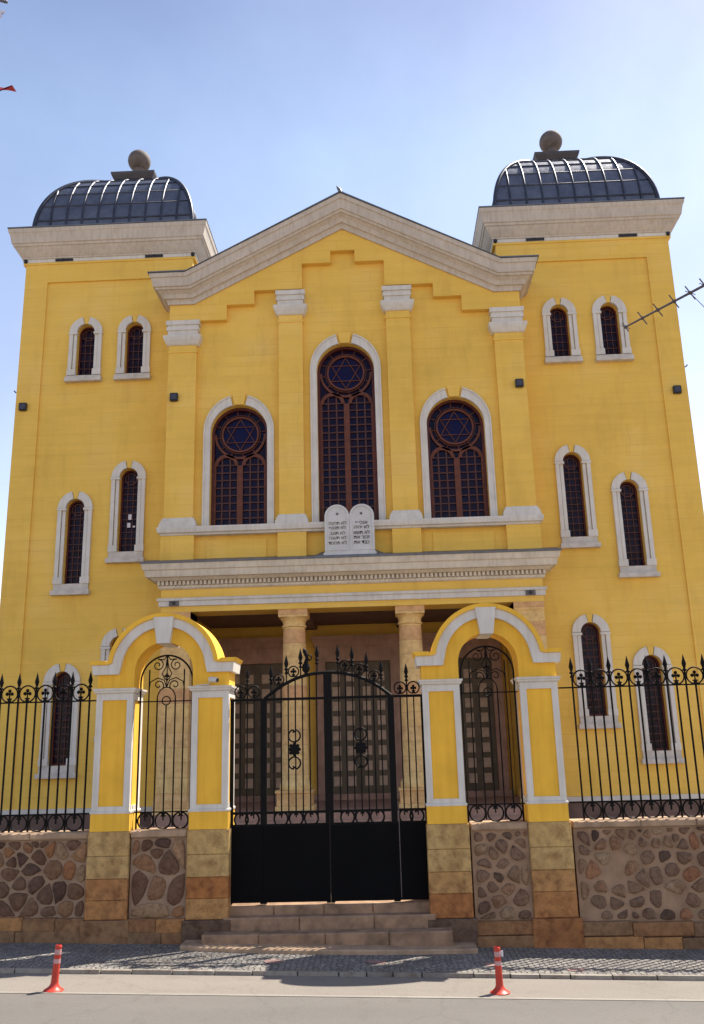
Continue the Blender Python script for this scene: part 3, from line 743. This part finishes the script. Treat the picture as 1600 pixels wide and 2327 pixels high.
# ---- stonework helpers
def clip(poly, p, q):
    """keep the part of poly nearer to p than to q"""
    m = ((p[0]+q[0])/2, (p[1]+q[1])/2); d = (q[0]-p[0], q[1]-p[1]); out = []
    f = lambda a: (a[0]-m[0])*d[0]+(a[1]-m[1])*d[1]
    for i in range(len(poly)):
        a, b = poly[i], poly[(i+1) % len(poly)]; fa, fb = f(a), f(b)
        if fa <= 0: out.append(a)
        if fa*fb < 0:
            t = fa/(fa-fb); out.append((a[0]+(b[0]-a[0])*t, a[1]+(b[1]-a[1])*t))
    return out
def chaikin(p, n=2):
    for _ in range(n):
        q = []
        for i in range(len(p)):
            a, b = p[i], p[(i+1) % len(p)]
            q += [(a[0]*.75+b[0]*.25, a[1]*.75+b[1]*.25), (a[0]*.25+b[0]*.75, a[1]*.25+b[1]*.75)]
        p = q
    return p
def rubble(mb, x0, x1, zlo, zhi, size, yf, gap, bulge, keep=1.0):
    """rubble masonry: rounded, bulging Voronoi stones standing out of the mortar bed"""
    pts = []; tries = 0
    area = (x1-x0)*(zhi(x0)-zlo(x0))
    target = int(area/(size*size)*1.15)
    while len(pts) < target and tries < 12000:
        tries += 1
        x = random.uniform(x0, x1); lo, hi = zlo(x), zhi(x); z = random.uniform(lo, hi)
        s = size*(0.62 if z > hi-.28 else 1.0)
        if all((x-a)**2+(z-b)**2 > (s*.80)**2 for a, b in pts): pts.append((x, z))
    for p in pts:
        if random.random() > keep: continue
        poly = [(x0, zlo(x0)), (x1, zlo(x1)), (x1, zhi(x1)), (x0, zhi(x0))]
        for q in sorted(pts, key=lambda q: (q[0]-p[0])**2+(q[1]-p[1])**2)[1:14]:
            poly = clip(poly, p, q)
            if len(poly) < 3: break
        if len(poly) < 3: continue
        cx = sum(a for a, b in poly)/len(poly); cz = sum(b for a, b in poly)/len(poly)
        rad = max(.03, min(math.hypot(a-cx, b-cz) for a, b in poly))
        g = gap*random.uniform(.7, 1.35)
        k0 = max(.35, 1-g/rad)
        base = chaikin([(cx+(a-cx)*k0*random.uniform(.92, 1.04), cz+(b-cz)*k0*random.uniform(.92, 1.04)) for a, b in poly], 2)
        r = random.random(); n = len(base); bl = bulge*random.uniform(.6, 1.3)
        jit = [random.uniform(.93, 1.05) for _ in base]
        rings = []
        for k, dy in ((1.0, 0.0), (.95, bl*.55), (.82, bl*.9), (.5, bl)):
            rings.append([(cx+(a-cx)*k*j, yf-dy*random.uniform(.72, 1.15), cz+(b-cz)*k*j) for (a, b), j in zip(base, jit)])
        o = len(mb.v); mb.v += [v for R_ in rings for v in R_]
        for q in range(3):
            for i in range(n):
                j = (i+1) % n; mb.f.append((o+q*n+i, o+q*n+j, o+(q+1)*n+j, o+(q+1)*n+i)); mb.a.append(r)
        mb.f.append(tuple(o+3*n+i for i in range(n))); mb.a.append(r)
def rough_box(mb, x0, x1, y0, y1, z0, z1, a, j=.006, b=.012):
    """a hewn block: softened arrises and slightly uneven corners"""
    r = lambda: random.uniform(-j, j)
    f = [(x0+r()+b, z0+r()+b), (x1+r()-b, z0+r()+b), (x1+r()-b, z1+r()-b), (x0+r()+b, z1+r()-b)]
    m = [(x0, z0), (x1, z0), (x1, z1), (x0, z1)]
    yy = y0+r()
    mb.loft([[(p[0], yy, p[1]) for p in f], [(p[0], yy+b, p[1]) for p in m], [(p[0], y1, p[1]) for p in m]], a=a)

# ---- low walls with coping, rubble panel and base course
def low_wall(xa, xb, label, mats, keep, gap, size, group='stone walls below the railings', end=False):
    t = thing('stone_wall', label, 'wall', ((xa+xb)/2, FYW, gz((xa+xb)/2)), group)
    ox, oy, oz = t.location
    loc = (-ox, -oy, -oz)
    rub_lo = lambda x: .385+gz(x)*.9
    back = MB(); back.box(xa, xb, FYW+.05, FYW+.50, -.5, 1.74); obj('mortar_bed', back, mats[1], t, loc)
    st = MB(); rubble(st, xa+.02, xb-.02, rub_lo, lambda x: 1.735, size, FYW+.052, gap, .045, keep)
    obj('rubble_panel', st, mats[0], t, loc, smooth=45)
    cp = MB(); x = xa
    while x < xb-.02:
        w = min(random.uniform(.7, 1.3), xb-x)
        if xb-(x+w) < .3: w = xb-x
        rough_box(cp, x+.002, x+w-.002, FYW-.02, FYW+.53, 1.745+random.uniform(-.004, .004), 1.86+random.uniform(-.012, .006), random.random(), .01, .02); x += w
    obj('coping', cp, 'coping', t, loc)
    bs = MB()
    for row, (lo, hi, yo) in enumerate(((-.5, .17, -.07), (.172, .385, -.045))):
        x = xa
        while x < xb-.02:
            w = min(random.uniform(.45, 1.1), xb-x)
            if xb-(x+w) < .2: w = xb-x
            s = gz(x+w/2)*(1.0 if row == 0 else .9)
            rough_box(bs, x+.003, x+w-.003, FYW+yo+random.uniform(-.012, .012), FYW+.049, lo+s, hi+s, random.choice((.94, .95, .92, .96, .93, .72))); x += w
    obj('base_course', bs, 'ashlar', t, loc)
    return t
low_wall(-11.0, -4.47, 'rubble stone wall with dark brown stones at left under the iron railing', ('rubble', 'mortar'), 1.0, .016, .27)
low_wall(-3.73, -2.76, 'short rubble wall of large dark stones inside the left gate arch', ('rubble', 'mortar'), 1.0, .014, .33)
low_wall(2.10, 3.07, 'short mortar-smeared rubble wall inside the right gate arch', ('rubble2', 'mortar2'), 1.0, .032, .24)
low_wall(3.83, 11.0, 'mortar-smeared rubble wall with round stones at right under the iron railing', ('rubble2', 'mortar2'), .95, .030, .25)

# ---- the two gate arches
def archway(cx, label):
    t = thing('gate_arch', label, 'archway', (cx, FYW, gz(cx)), 'yellow arches flanking the gate')
    ox, oy, oz = t.location; L = (0, 0, -oz)      # children keep heights above datum
    d = .66
    for s in (-1, 1):
        px = s*.86
        core = MB(); core.box(px-.30, px+.30, .03, d-.03, 2.16, 4.19); core.box(px-.34, px+.34, -.01, d+.01, 1.862, 2.15)
        p = obj('pillar', core, 'yellow2', t, L)
        fr = MB()
        for a in (-1, 1):
            for b in (0, 1):
                x0, x1 = sorted((px+a*.22, px+a*.33)); y0, y1 = ((0, .11), (d-.11, d))[b]
                fr.box(x0, x1, y0, y1, 2.271, 4.079)
        fr.box(px-.33, px+.33, 0, d, 2.20, 2.27); fr.box(px-.33, px+.33, 0, d, 4.08, 4.19)
        fr.cornice(px-.33, px+.33, 0, d, [(2.151, .02), (2.18, .025), (2.199, .005)])
        fr.cornice(px-.33, px+.33, 0, d, [(4.191, .0), (4.21, .035), (4.24, .04), (4.25, .055), (4.285, .06)])
        obj('panel_frame', fr, 'white', p)
        sb = MB(); z = -.4; k = 0
        tints = (.98, .75, .80, .2, .1) if cx < 0 else (.95, .83, .70, .25, .05)
        for zt in (.40+gz(cx+px)*.5, .76, 1.10, 1.46, 1.86):
            o = .05 if k == 0 else .0
            rough_box(sb, px-.36-o, px+.36+o, -.03-o, d+.02, z+.002, zt-.002, min(1, max(0, tints[k]+random.uniform(-.12, .12)))); z = zt; k += 1
        obj('stone_base', sb, 'ashlar', t, L)
    ab = MB(); r = .955; zc = 4.60; T = [PI*k/36 for k in range(37)]
    poly = [(-1.19, 4.29), (-.53, 4.29)]+[(-.53*math.cos(t), 4.56+.53*math.sin(t)) for t in T]+[(.53, 4.29), (1.19, 4.29), (1.19, zc)]+[(r*math.cos(t), zc+r*math.sin(t)) for t in T]+[(-1.19, zc)]
    ab.prism(poly, .03, d-.03); a_ = obj('arch', ab, 'yellow2', t, L, smooth=25)
    T2 = [math.radians(8+164*k/40) for k in range(41)]
    ri, ro = .765, .93
    inn = [(1.265, 4.53), (.80, 4.53)]+[(ri*math.cos(t), zc+ri*math.sin(t)) for t in T2]+[(-.80, 4.53), (-1.265, 4.53)]
    out = [(1.285, 4.70), (1.0, 4.70)]+[(ro*math.cos(t), zc+ro*math.sin(t)) for t in T2]+[(-1.0, 4.70), (-1.285, 4.70)]
    v = MB(); v.strip(inn, out, -.05, d+.03); obj('archivolt', v, 'white', t, L, smooth=25)
    ri, ro = .932, 1.01
    inn = [(1.285, 4.702), (1.0, 4.702)]+[(ri*math.cos(t), zc+ri*math.sin(t)) for t in T2]+[(-1.0, 4.702), (-1.285, 4.702)]
    out = [(1.33, 4.775), (1.06, 4.775)]+[(ro*math.cos(t), zc+ro*math.sin(t)) for t in T2]+[(-1.06, 4.775), (-1.33, 4.775)]
    v = MB(); v.strip(inn, out, -.085, d+.06); obj('hood_mould', v, 'yellow2', t, L, smooth=25)
    k = MB(); k.prism([(-.115, 5.06), (.115, 5.06), (.185, 5.535), (-.185, 5.535)], -.10, d+.04); obj('keystone', k, 'white', t, L)
    return t
archway(FX-2.92, 'yellow arched gateway bay with white keystone left of the black gate')
archway(FX+2.90, 'yellow arched gateway bay with white keystone right of the black gate')

# ---- wrought iron
def spear(mb, x, z, k=1.0):
    """spearhead finial with a small collar"""
    mb.lathe([(.013, 0), (.026*k, .01), (.03*k, .03), (.018, .045), (.018, .07), (.034*k, .085), (.034*k, .10), (.02, .12), (.036*k, .17*k), (.022, .24*k), (.003, .31*k)], 8, (x, 0, z))
def club(mb, x, z, k=1.0):
    for dx, dz in ((-.036, .0), (.036, .0), (0, .042)): mb.lathe([(.004, -.028*k), (.022*k, -.016*k), (.027*k, 0), (.022*k, .016*k), (.004, .028*k)], 8, (x+dx*k, 0, z+dz*k))
    mb.tube([(x, 0, z-.10), (x, 0, z+.02)], .014, 6)
def heart(mb, x, z, r, up=True, n=22, th=.012):
    """open scroll ring whose two ends curl in towards the bar"""
    s = 1 if up else -1
    for side in (-1, 1):
        pts = [(x+side*r*math.sin(t), 0, z+s*r*math.cos(t)) for t in [PI*k/n*.93 for k in range(n+1)]]
        ex, _, ez = pts[-1]
        pts += [(x+side*r*.10, 0, ez+s*r*.28), (x+side*r*.16, 0, ez+s*r*.42), (x+side*r*.30, 0, ez+s*r*.38)]
        mb.tube(pts, th, 6)
def spiral(mb, x, z, r, a0, turns, side, th=.010, n=30):
    pts = [(x+side*(r*(1-.8*k/n))*math.cos(a0+turns*2*PI*k/n), 0, z+(r*(1-.8*k/n))*math.sin(a0+turns*2*PI*k/n)) for k in range(n+1)]
    mb.tube(pts, th, 6)
YI = FYW+.28
BW = .0135
def once(fn, name, mat='iron', smooth=50):
    mb = MB(); fn(mb); return mb.mesh(name, mat, 1.0, smooth)
me_spear = once(lambda m: spear(m, 0, 0, 1.2), 'spearhead')
me_long = once(lambda m: m.box(-BW, BW, -BW, BW, 1.855, 4.27), 'bar', smooth=None)
me_short = once(lambda m: m.box(-BW, BW, -BW, BW, 1.985, 4.16), 'bar', smooth=None)
me_top = once(lambda m: (heart(m, 0, 4.25, .146, th=.014), club(m, 0, 4.255, 1.25)), 'top_scroll')
me_bot = once(lambda m: heart(m, 0, 2.0, .138, up=False, th=.015), 'bottom_scroll')
def fence(x_first, step, n, x_end, label):
    t = thing('iron_fence', label, 'fence', (x_first, YI, 1.86), 'black iron railings on the stone walls')
    for k in range(n):
        x = k*step
        b = link('bar', me_long, t, (x, 0, -1.86)); link('spearhead', me_spear, b, (0, 0, 4.26))
        h = x+step/2
        b = link('bar', me_short, t, (h, 0, -1.86)); link('top_scroll', me_top, b); link('bottom_scroll', me_bot, b)
    lo, hi = sorted((x_end-x_first, (n-.4)*step))
    for nm, z in (('top_rail', 4.095), ('bottom_rail', 2.145)):
        r = MB(); r.box(lo, hi, -.010, .010, z-.013, z+.013); obj(nm, r, 'iron', t, (0, 0, -1.86))
    return t
fence(-4.66, -.33, 18, -4.46, 'black iron railing with spearheads on the left stone wall')
fence(4.08, .335, 19, 3.82, 'black iron railing with spearheads on the right stone wall')

def arch_grille(cx, label):
    t = thing('iron_grille', label, 'grille', (cx, YI, 1.86), 'scrolled iron grilles filling the gate arches')
    L = (0, 0, -1.86)
    f = MB(); zs = 4.40
    f.tube([(-.475, 0, 1.86), (-.475, 0, 3), (-.475, 0, zs)]+[(-.475*math.cos(a), 0, zs+.475*math.sin(a)) for a in [PI*k/20 for k in range(1, 20)]]+[(.475, 0, zs), (.475, 0, 3), (.475, 0, 1.86)], .017, 6)
    obj('frame', f, 'iron', t, L, smooth=50)
    for x, zt in ((-.32, 4.62), (-.165, 4.1), (0, 3.99), (.165, 4.1), (.32, 4.62)):
        b = MB(); b.box(x-.0105, x+.0105, -.0105, .0105, 1.9 if abs(x) in (.165,) else 2.0, zt); obj('bar', b, 'iron', t, L)
    for z in (4.05, 2.145):
        r = MB(); r.box(-.52, .52, -.008, .008, z-.010, z+.010); obj('rail', r, 'iron', t, L)
    for x in (-.31, 0, .31): link('bottom_scroll', once(lambda m: heart(m, 0, 2.0, .135, up=False, th=.015), 'bottom_scroll'), t, (x, 0, -1.86))
    s = MB()
    s.tube([(.165*math.cos(a), 0, 4.1+.20*math.sin(a)) for a in [PI*k/16 for k in range(17)]], .0105, 6)
    s.tube([(.075*math.cos(a), 0, 4.06+.075*math.sin(a)) for a in [2*PI*k/18 for k in range(18)]], .0105, 6, closed=True)
    obj('centre_ring', s, 'iron', t, L, smooth=50)
    s = MB()
    for sd in (-1, 1):
        spiral(s, sd*.17, 4.70, .11, PI*.5, 1.35, sd)
        s.tube([(sd*.17, 0, 4.81), (sd*.06, 0, 4.80), (sd*.01, 0, 4.86)], .010, 6)
        s.tube([(0, 0, 4.86), (sd*.025, 0, 4.66), (sd*.09, 0, 4.55), (sd*.05, 0, 4.47), (0, 0, 4.42)], .010, 6)
        spiral(s, sd*.15, 4.34, .10, -PI*.25, 1.1, -sd)
        s.tube([(0, 0, 4.30), (sd*.05, 0, 4.43), (sd*.17, 0, 4.47), (sd*.30, 0, 4.40), (sd*.32, 0, 4.28)], .010, 6)
    club(s, 0, 4.50, .8); s.tube([(0, 0, 4.30), (0, 0, 4.87)], .010, 6)
    obj('scrollwork', s, 'iron', t, L, smooth=50)
arch_grille(FX-2.92, 'arched black iron grille with scrolls inside the left gate arch')
arch_grille(FX+2.90, 'arched black iron grille with scrolls inside the right gate arch')

# ---- the main gate
YG = FYW+.27
gt = thing('iron_gate', 'tall black iron double gate with solid lower sheets and spearheads', 'gate', (FX, YG, .60))
GL = (-FX, 0, -.60)
def G(name, mb, mat='iron', smooth=None, parent=None): return obj(name, mb, mat, parent or gt, GL if parent is None else (0,0,0), 1.0, smooth)
XL, XR, P1, P2, PC = -2.07, 1.41, -1.47, .815, -.315
for x, w, zt in ((P1, .055, 4.05), (P2, .055, 4.05), (PC-.037, .034, 4.50), (PC+.037, .034, 4.50), (XL+.03, .03, 4.05), (XR-.03, .03, 4.05)):
    m = MB(); m.box(x-w, x+w, -.035, .035, .615, zt); G('gate_post', m)
for x0, x1 in ((XL+.062, P1-.057), (P1+.057, PC-.073), (PC+.073, P2-.057), (P2+.057, XR-.062)):
    m = MB(); m.box(x0-.052, x1+.052, -.048, -.036, .64, 1.875); G('sheet_panel', m, 'sheet')
    for nm, z, w in (('top_rail', 4.03, .022), ('lower_rail', 2.09, .022), ('sheet_rail', 1.885, .018)):
        m = MB(); m.box(x0, x1, -.016, .016, z-w, z+w); G(nm, m)
    wdt = x1-x0; n = 3 if wdt < .8 else 7
    for k in range(n):
        x = x0+wdt*(k+1)/(n+1)
        zt = 4.02
        if n == 7: zt = 4.06+.43*(1-((x-PC)/1.10)**2)**.9-.02
        m = MB(); m.box(x-.011, x+.011, -.011, .011, 2.0, max(4.03, zt)); G('bar', m)
    hs = (.3, .7) if n == 3 else (.24, .5, .76)
    for q in hs:
        m = MB(); heart(m, x0+wdt*q, 1.985, .118, up=False, th=.017); G('bottom_scroll', m, smooth=50)
# arched head
m = MB()
m.tube([(PC+1.14*c, 0, 4.045+.44*max(0, 1-abs(c)**2.2)) for c in [-1+2*k/30 for k in range(31)]], .030, 6); G('arched_rail', m, smooth=40)
hd = lambda x: 4.06+.44*max(0, 1-abs((x-PC)/1.14)**2.2)
for x in (-1.34, -1.06, -.80, -.50, .02-.14, .14, .40, .66):
    m = MB(); z = hd(x); k = 1.15
    m.tube([(x, 0, z-.02), (x, 0, z+.16)], .012, 6); spear(m, x, z+.14, k); G('spearhead', m, smooth=50)
for x in (-1.20, -.93, .27, .01, .53):
    m = MB(); z = hd(x); heart(m, x, z+.13, .095); club(m, x, z+.13, .9); G('top_scroll', m, smooth=50)
m = MB(); x = -.70; z = hd(x)
m.tube([(x, 0, z), (x-.01, 0, z+.16), (x+.02, 0, z+.30), (x-.02, 0, z+.42), (x-.04, 0, z+.47)], [.03, .05, .03, .045, .01], 8)
m.lathe([(.005, -.09), (.065, -.06), (.075, 0), (.065, .06), (.005, .10)], 8, (x, 0, z+.12)); heart(m, x+.05, z+.30, .05); G('leaf_ornament', m, smooth=50)
for xc in ((XL+P1)/2+.0, (XR+P2)/2):
    m = MB(); m.tube([(xc, 0, 4.05), (xc, 0, 4.30)], .012, 6); spear(m, xc, 4.28, 1.05); G('spearhead', m, smooth=50)
    for s in (-1, 1):
        m = MB(); heart(m, xc+s*.12, 4.175, .105); club(m, xc+s*.12, 4.165, .9); G('top_scroll', m, smooth=50)
for xc in ((P1+PC)/2-.03, (P2+PC)/2+.01):
    m = MB()
    m.lathe([(.005, -.03), (.06, -.024), (.085, -.012), (.085, .012), (.06, .024), (.005, .03)], 12)
    for k in range(8):
        a = 2*PI*k/8; m.lathe([(.003, -.02), (.03, -.012), (.035, 0), (.03, .012), (.003, .02)], 7, (.085*math.cos(a), .085*math.sin(a), 0))
    md = G('medallion', m, smooth=50); md.location = (xc-FX, -.012, 3.15-.60); md.rotation_euler = (PI/2, 0, 0)
    for z, u in ((3.385, True), (2.915, False)): m = MB(); heart(m, xc, z, .105, up=not u, th=.015); G('heart_scroll', m, smooth=50)
m = MB(); m.tube([(P2+.075, -.05, .68), (P2+.075, -.05, 2.2)], .009, 6); G('drop_bolt', m, 'galv', 50)

# ---- steps up to the gate
sp = thing('entrance_steps', 'worn brown stone steps below the black gate', 'steps', (FX, FYW, 0))
def step(x0, x1, yf, yb, z0, z1, n=4, mat='step'):
    m = MB(); x = x0
    for k in range(n):
        w = (x1-x0)/n*random.uniform(.9, 1.1) if k < n-1 else x1-x
        rough_box(m, x+.002, x+w-.002, yf, yb, z0, z1, random.random(), .008, .022); x += w
    return obj('step', m, mat, sp, (-FX, -FYW, 0))
step(-2.09, 1.42, -4.93, -4.30, -.3, .60, 4)
step(-2.11, 1.44, -5.16, -4.935, -.3, .455, 3)
step(-2.41, 1.69, -5.46, -5.165, -.3, .255, 4)
ap = MB(); n = 30
fr_ = [(-2.72+4.78*k/n, -5.50-.30*math.sin(PI*(.08+.84*k/n))**.7) for k in range(n+1)]
ap.loft([[(x, y, gz(x)-.2), (x, -5.15, gz(x)-.2), (x, -5.15, gz(x)+.075), (x, y+.02, gz(x)+.07), (x, y, gz(x)+.05)] for x, y in fr_])
obj('bottom_slab', ap, 'coping', sp, (-FX, -FYW, 0))

# ---- security camera
cm = thing('security_camera', 'small white security camera on the pillar left of the gate', 'camera', (-2.44, FYW-.02, 4.36))
m = MB(); m.lathe([(.045, 0), (.05, .04), (.045, .16), (.03, .17)], 14); c = obj('camera_body', m, 'camwhite', cm, smooth=40); c.location = (.06, -.10, .03); c.rotation_euler = (math.radians(75), 0, math.radians(-40))
c.rotation_euler = (math.radians(98), 0, math.radians(62))
m = MB(); m.lathe([(.004, .001), (.036, .001), (.038, .006), (.004, .008)], 12); q = obj('lens', m, 'black', c); q.location = (0, 0, .168)
m = MB(); m.tube([(.06, 0, .03), (.02, .03, -.045), (-.25, .06, -.065)], .012, 6); obj('bracket', m, 'camwhite', cm, smooth=40)

# ---- delineator posts on the road edge
def bollard(x, y, lean, loose, label):
    z0 = gz(x)-.05
    t = thing('bollard', label, 'bollard', (x, y, z0), 'orange-red flexible posts along the road edge'); t.rotation_euler = (0, lean, .3)
    m = MB(); m.lathe([(.135, 0), (.135, .012), (.115, .022), (.075, .05), (.055, .085), (.052, .10)], 24); obj('base', m, 'orange', t, smooth=50)
    m = MB(); m.lathe([(.052, .09), (.047, .30), (.043, .53), (.046, .535), (.046, .562), (.036, .575), (.034, .56), (.002, .555)], 22); obj('post', m, 'orange', t, smooth=40)
    for a, b in ((.455, .52), (.345, .40)):
        m = MB(); m.lathe([(.0475-.008*(a/.5)+.006, a), (.0475-.008*(b/.5)+.006, b)], 22)
        obj('reflective_band', m, 'reflective', t, smooth=60)
    if loose:
        m = MB(); m.loft([[(.046, -.02, z), (.075, -.03, z), (.083, -.005, z), (.076, -.025, z), (.05, -.012, z)] for z in (.45, .525)]); obj('reflective_band', m, 'whitecloth', t, smooth=60)
bollard(-3.946, -7.84, .06, False, 'leaning orange-red plastic post with faded bands at left')
bollard(2.151, -7.693, -.012, True, 'upright orange-red plastic post with a loose reflective band in front of the gate')

# ---- TV antenna reaching into the picture from the right
an = thing('tv_antenna', 'thin weathered TV antenna with short cross rods reaching in from the right edge', 'antenna', (4.26, -13.42, gz(4.26)-.08))
A0, A1 = Vector((3.508, -12.0, 7.586)), Vector((4.26, -13.42, 7.50))
def AN(name, mb, smooth=50): return obj(name, mb, 'galv', an, tuple(-c for c in an.location), 1.0, smooth)
m = MB(); m.tube([A0, A1], [.010, .016], 8); AN('boom', m)
m = MB(); m.tube([(4.26, -13.42, -.2), (4.26, -13.42, 7.75)], .024, 10); AN('mast', m)
ax = (A1-A0).normalized()
for i, f in enumerate((.01, .17, .31, .45, .585, .70, .81)):
    p = A0+(A1-A0)*f; v = Vector((.52, .1, -.80)).normalized(); l = .085 if i else .06
    m = MB(); m.tube([p-v*l, p+v*l], .0075, 6); m.box(p.x-.014, p.x+.014, p.y-.016, p.y+.016, p.z-.014, p.z+.014)
    if i == 0 or i > 3:
        w = Vector((.9, .3, -.2)).normalized(); m.tube([p-w*.06, p+w*.06], .0045, 6)
    if i > 3: m.tube([p, p+Vector((.16, .02, -.20))], .004, 6)
    AN('cross_rod', m)

# ---- flag at the upper left edge
fg = thing('flag', 'red and white flag edge hanging in at the upper left corner of the sky', 'flag', (-4.2, -15.0, gz(-4.2)-.08))
FL = tuple(-c for c in fg.location)
m = MB(); m.tube([(-4.2, -15, -.2), (-4.2, -15, 10.6)], .035, 10); obj('pole', m, 'galv', fg, FL, smooth=50)
def cloth(name, pts_top, pts_bot, mat, amp):
    m = MB(); n = len(pts_top); R = []
    for k, (a, b) in enumerate(zip(pts_top, pts_bot)):
        R.append([(a[0]+(b[0]-a[0])*q, -15+amp*math.sin(k*1.1+q*2.2), a[1]+(b[1]-a[1])*q) for q in [i/6 for i in range(7)]])
    R2 = [[(x, y+.012, z) for x, y, z in r] for r in R]
    m.loft(R, closed=False); m.loft(R2, closed=False)
    return obj(name, m, mat, fg, FL, smooth=80)
cloth('red_cloth', [(-4.16+2.02*k/8, 8.95-.46*(k/8)**1.6) for k in range(9)], [(-4.16+2.02*k/8, 8.20+.28*(k/8)**2.5) for k in range(9)], 'redcloth', .05)
cloth('white_cloth', [(-4.16+1.87*k/8, 9.75-.45*(k/8)) for k in range(9)], [(-4.16+1.87*k/8, 9.02+.16*(k/8)) for k in range(9)], 'whitecloth', .04)
m = MB(); m.tube([(-4.2, -15, 9.9), (-2.9, -15, 9.62), (-2.27, -15, 9.36), (-2.29, -15, 9.42)], .012, 6); obj('cord', m, 'galv', fg, FL, smooth=50)

# ================================================================== CAMERA, SUN, SKY
F_, YAW, PIT, ROL = 2000.0, -0.0329, 0.2581, -0.0256
CAM = Vector((0.742, -20.995, 3.21))
import os
cam = bpy.data.objects.new('camera', bpy.data.cameras.new('camera')); COL.objects.link(cam)
Fv = Vector((math.sin(YAW)*math.cos(PIT), math.cos(YAW)*math.cos(PIT), math.sin(PIT)))
R0 = Vector((math.cos(YAW), -math.sin(YAW), 0)); U0 = R0.cross(Fv)
Rv = R0*math.cos(ROL)+U0*math.sin(ROL); Uv = -R0*math.sin(ROL)+U0*math.cos(ROL)
mw = Matrix.Identity(4)
for i in range(3): mw[i][0] = Rv[i]; mw[i][1] = Uv[i]; mw[i][2] = -Fv[i]; mw[i][3] = CAM[i]
cam.matrix_world = mw
cam.data.sensor_fit = 'HORIZONTAL'; cam.data.sensor_width = 36; cam.data.lens = F_/1600*36
cam.data.clip_start = 0.1; cam.data.clip_end = 2000
sc.camera = cam

EL = math.radians(57); AZ = math.atan2(.78, .625)      # sun behind the building, to the right
S = Vector((math.sin(AZ)*math.cos(EL), math.cos(AZ)*math.cos(EL), math.sin(EL)))
sl = bpy.data.lights.new('sun', 'SUN'); sl.energy = 4.0; sl.angle = math.radians(.5); sl.color = (1, .94, .84)
so = bpy.data.objects.new('sun', sl); COL.objects.link(so)
so.rotation_euler = (-S).to_track_quat('-Z', 'Y').to_euler()
w = bpy.data.worlds.new('World'); sc.world = w; w.use_nodes = True
nt = w.node_tree; bg = nt.nodes['Background']
sky = nt.nodes.new('ShaderNodeTexSky'); sky.sky_type = 'NISHITA'; sky.sun_disc = False
sky.sun_elevation = EL; sky.sun_rotation = AZ
sky.air_density = 1.0; sky.dust_density = 0.5; sky.ozone_density = 1.0
tc = nt.nodes.new('ShaderNodeTexCoord'); sz = nt.nodes.new('ShaderNodeSeparateXYZ'); nt.links.new(tc.outputs['Generated'], sz.inputs[0])
hz = ramp(nt, [(0.0, (1.35, 1.06, 1.0)), (0.45, (1.42, 1.16, 1.05)), (0.60, (1.28, 1.14, 1.02)), (0.70, (1.0, .89, .86)), (1.0, (.88, .79, .78))]); nt.links.new(sz.outputs[2], hz.inputs[0])
cn_ = noise(nt, tc.outputs['Generated'], 3.0, 7, .62)
cr_ = ramp(nt, [(.42, (.96, .96, .97)), (.72, (1.12, 1.10, 1.06))]); nt.links.new(cn_, cr_.inputs[0])
c1_ = mixc(nt, 'MULTIPLY', 1.0, sky.outputs[0], hz.outputs[0]); c2_ = mixc(nt, 'MULTIPLY', 1.0, c1_, cr_.outputs[0])
nt.links.new(c2_, bg.inputs[0]); bg.inputs[1].default_value = 0.10
vs = sc.view_settings; vs.view_transform = 'Standard'; vs.look = 'None'; vs.exposure = 1.2; vs.gamma = 1
sc.cycles.max_bounces = 8; sc.cycles.use_denoising = True
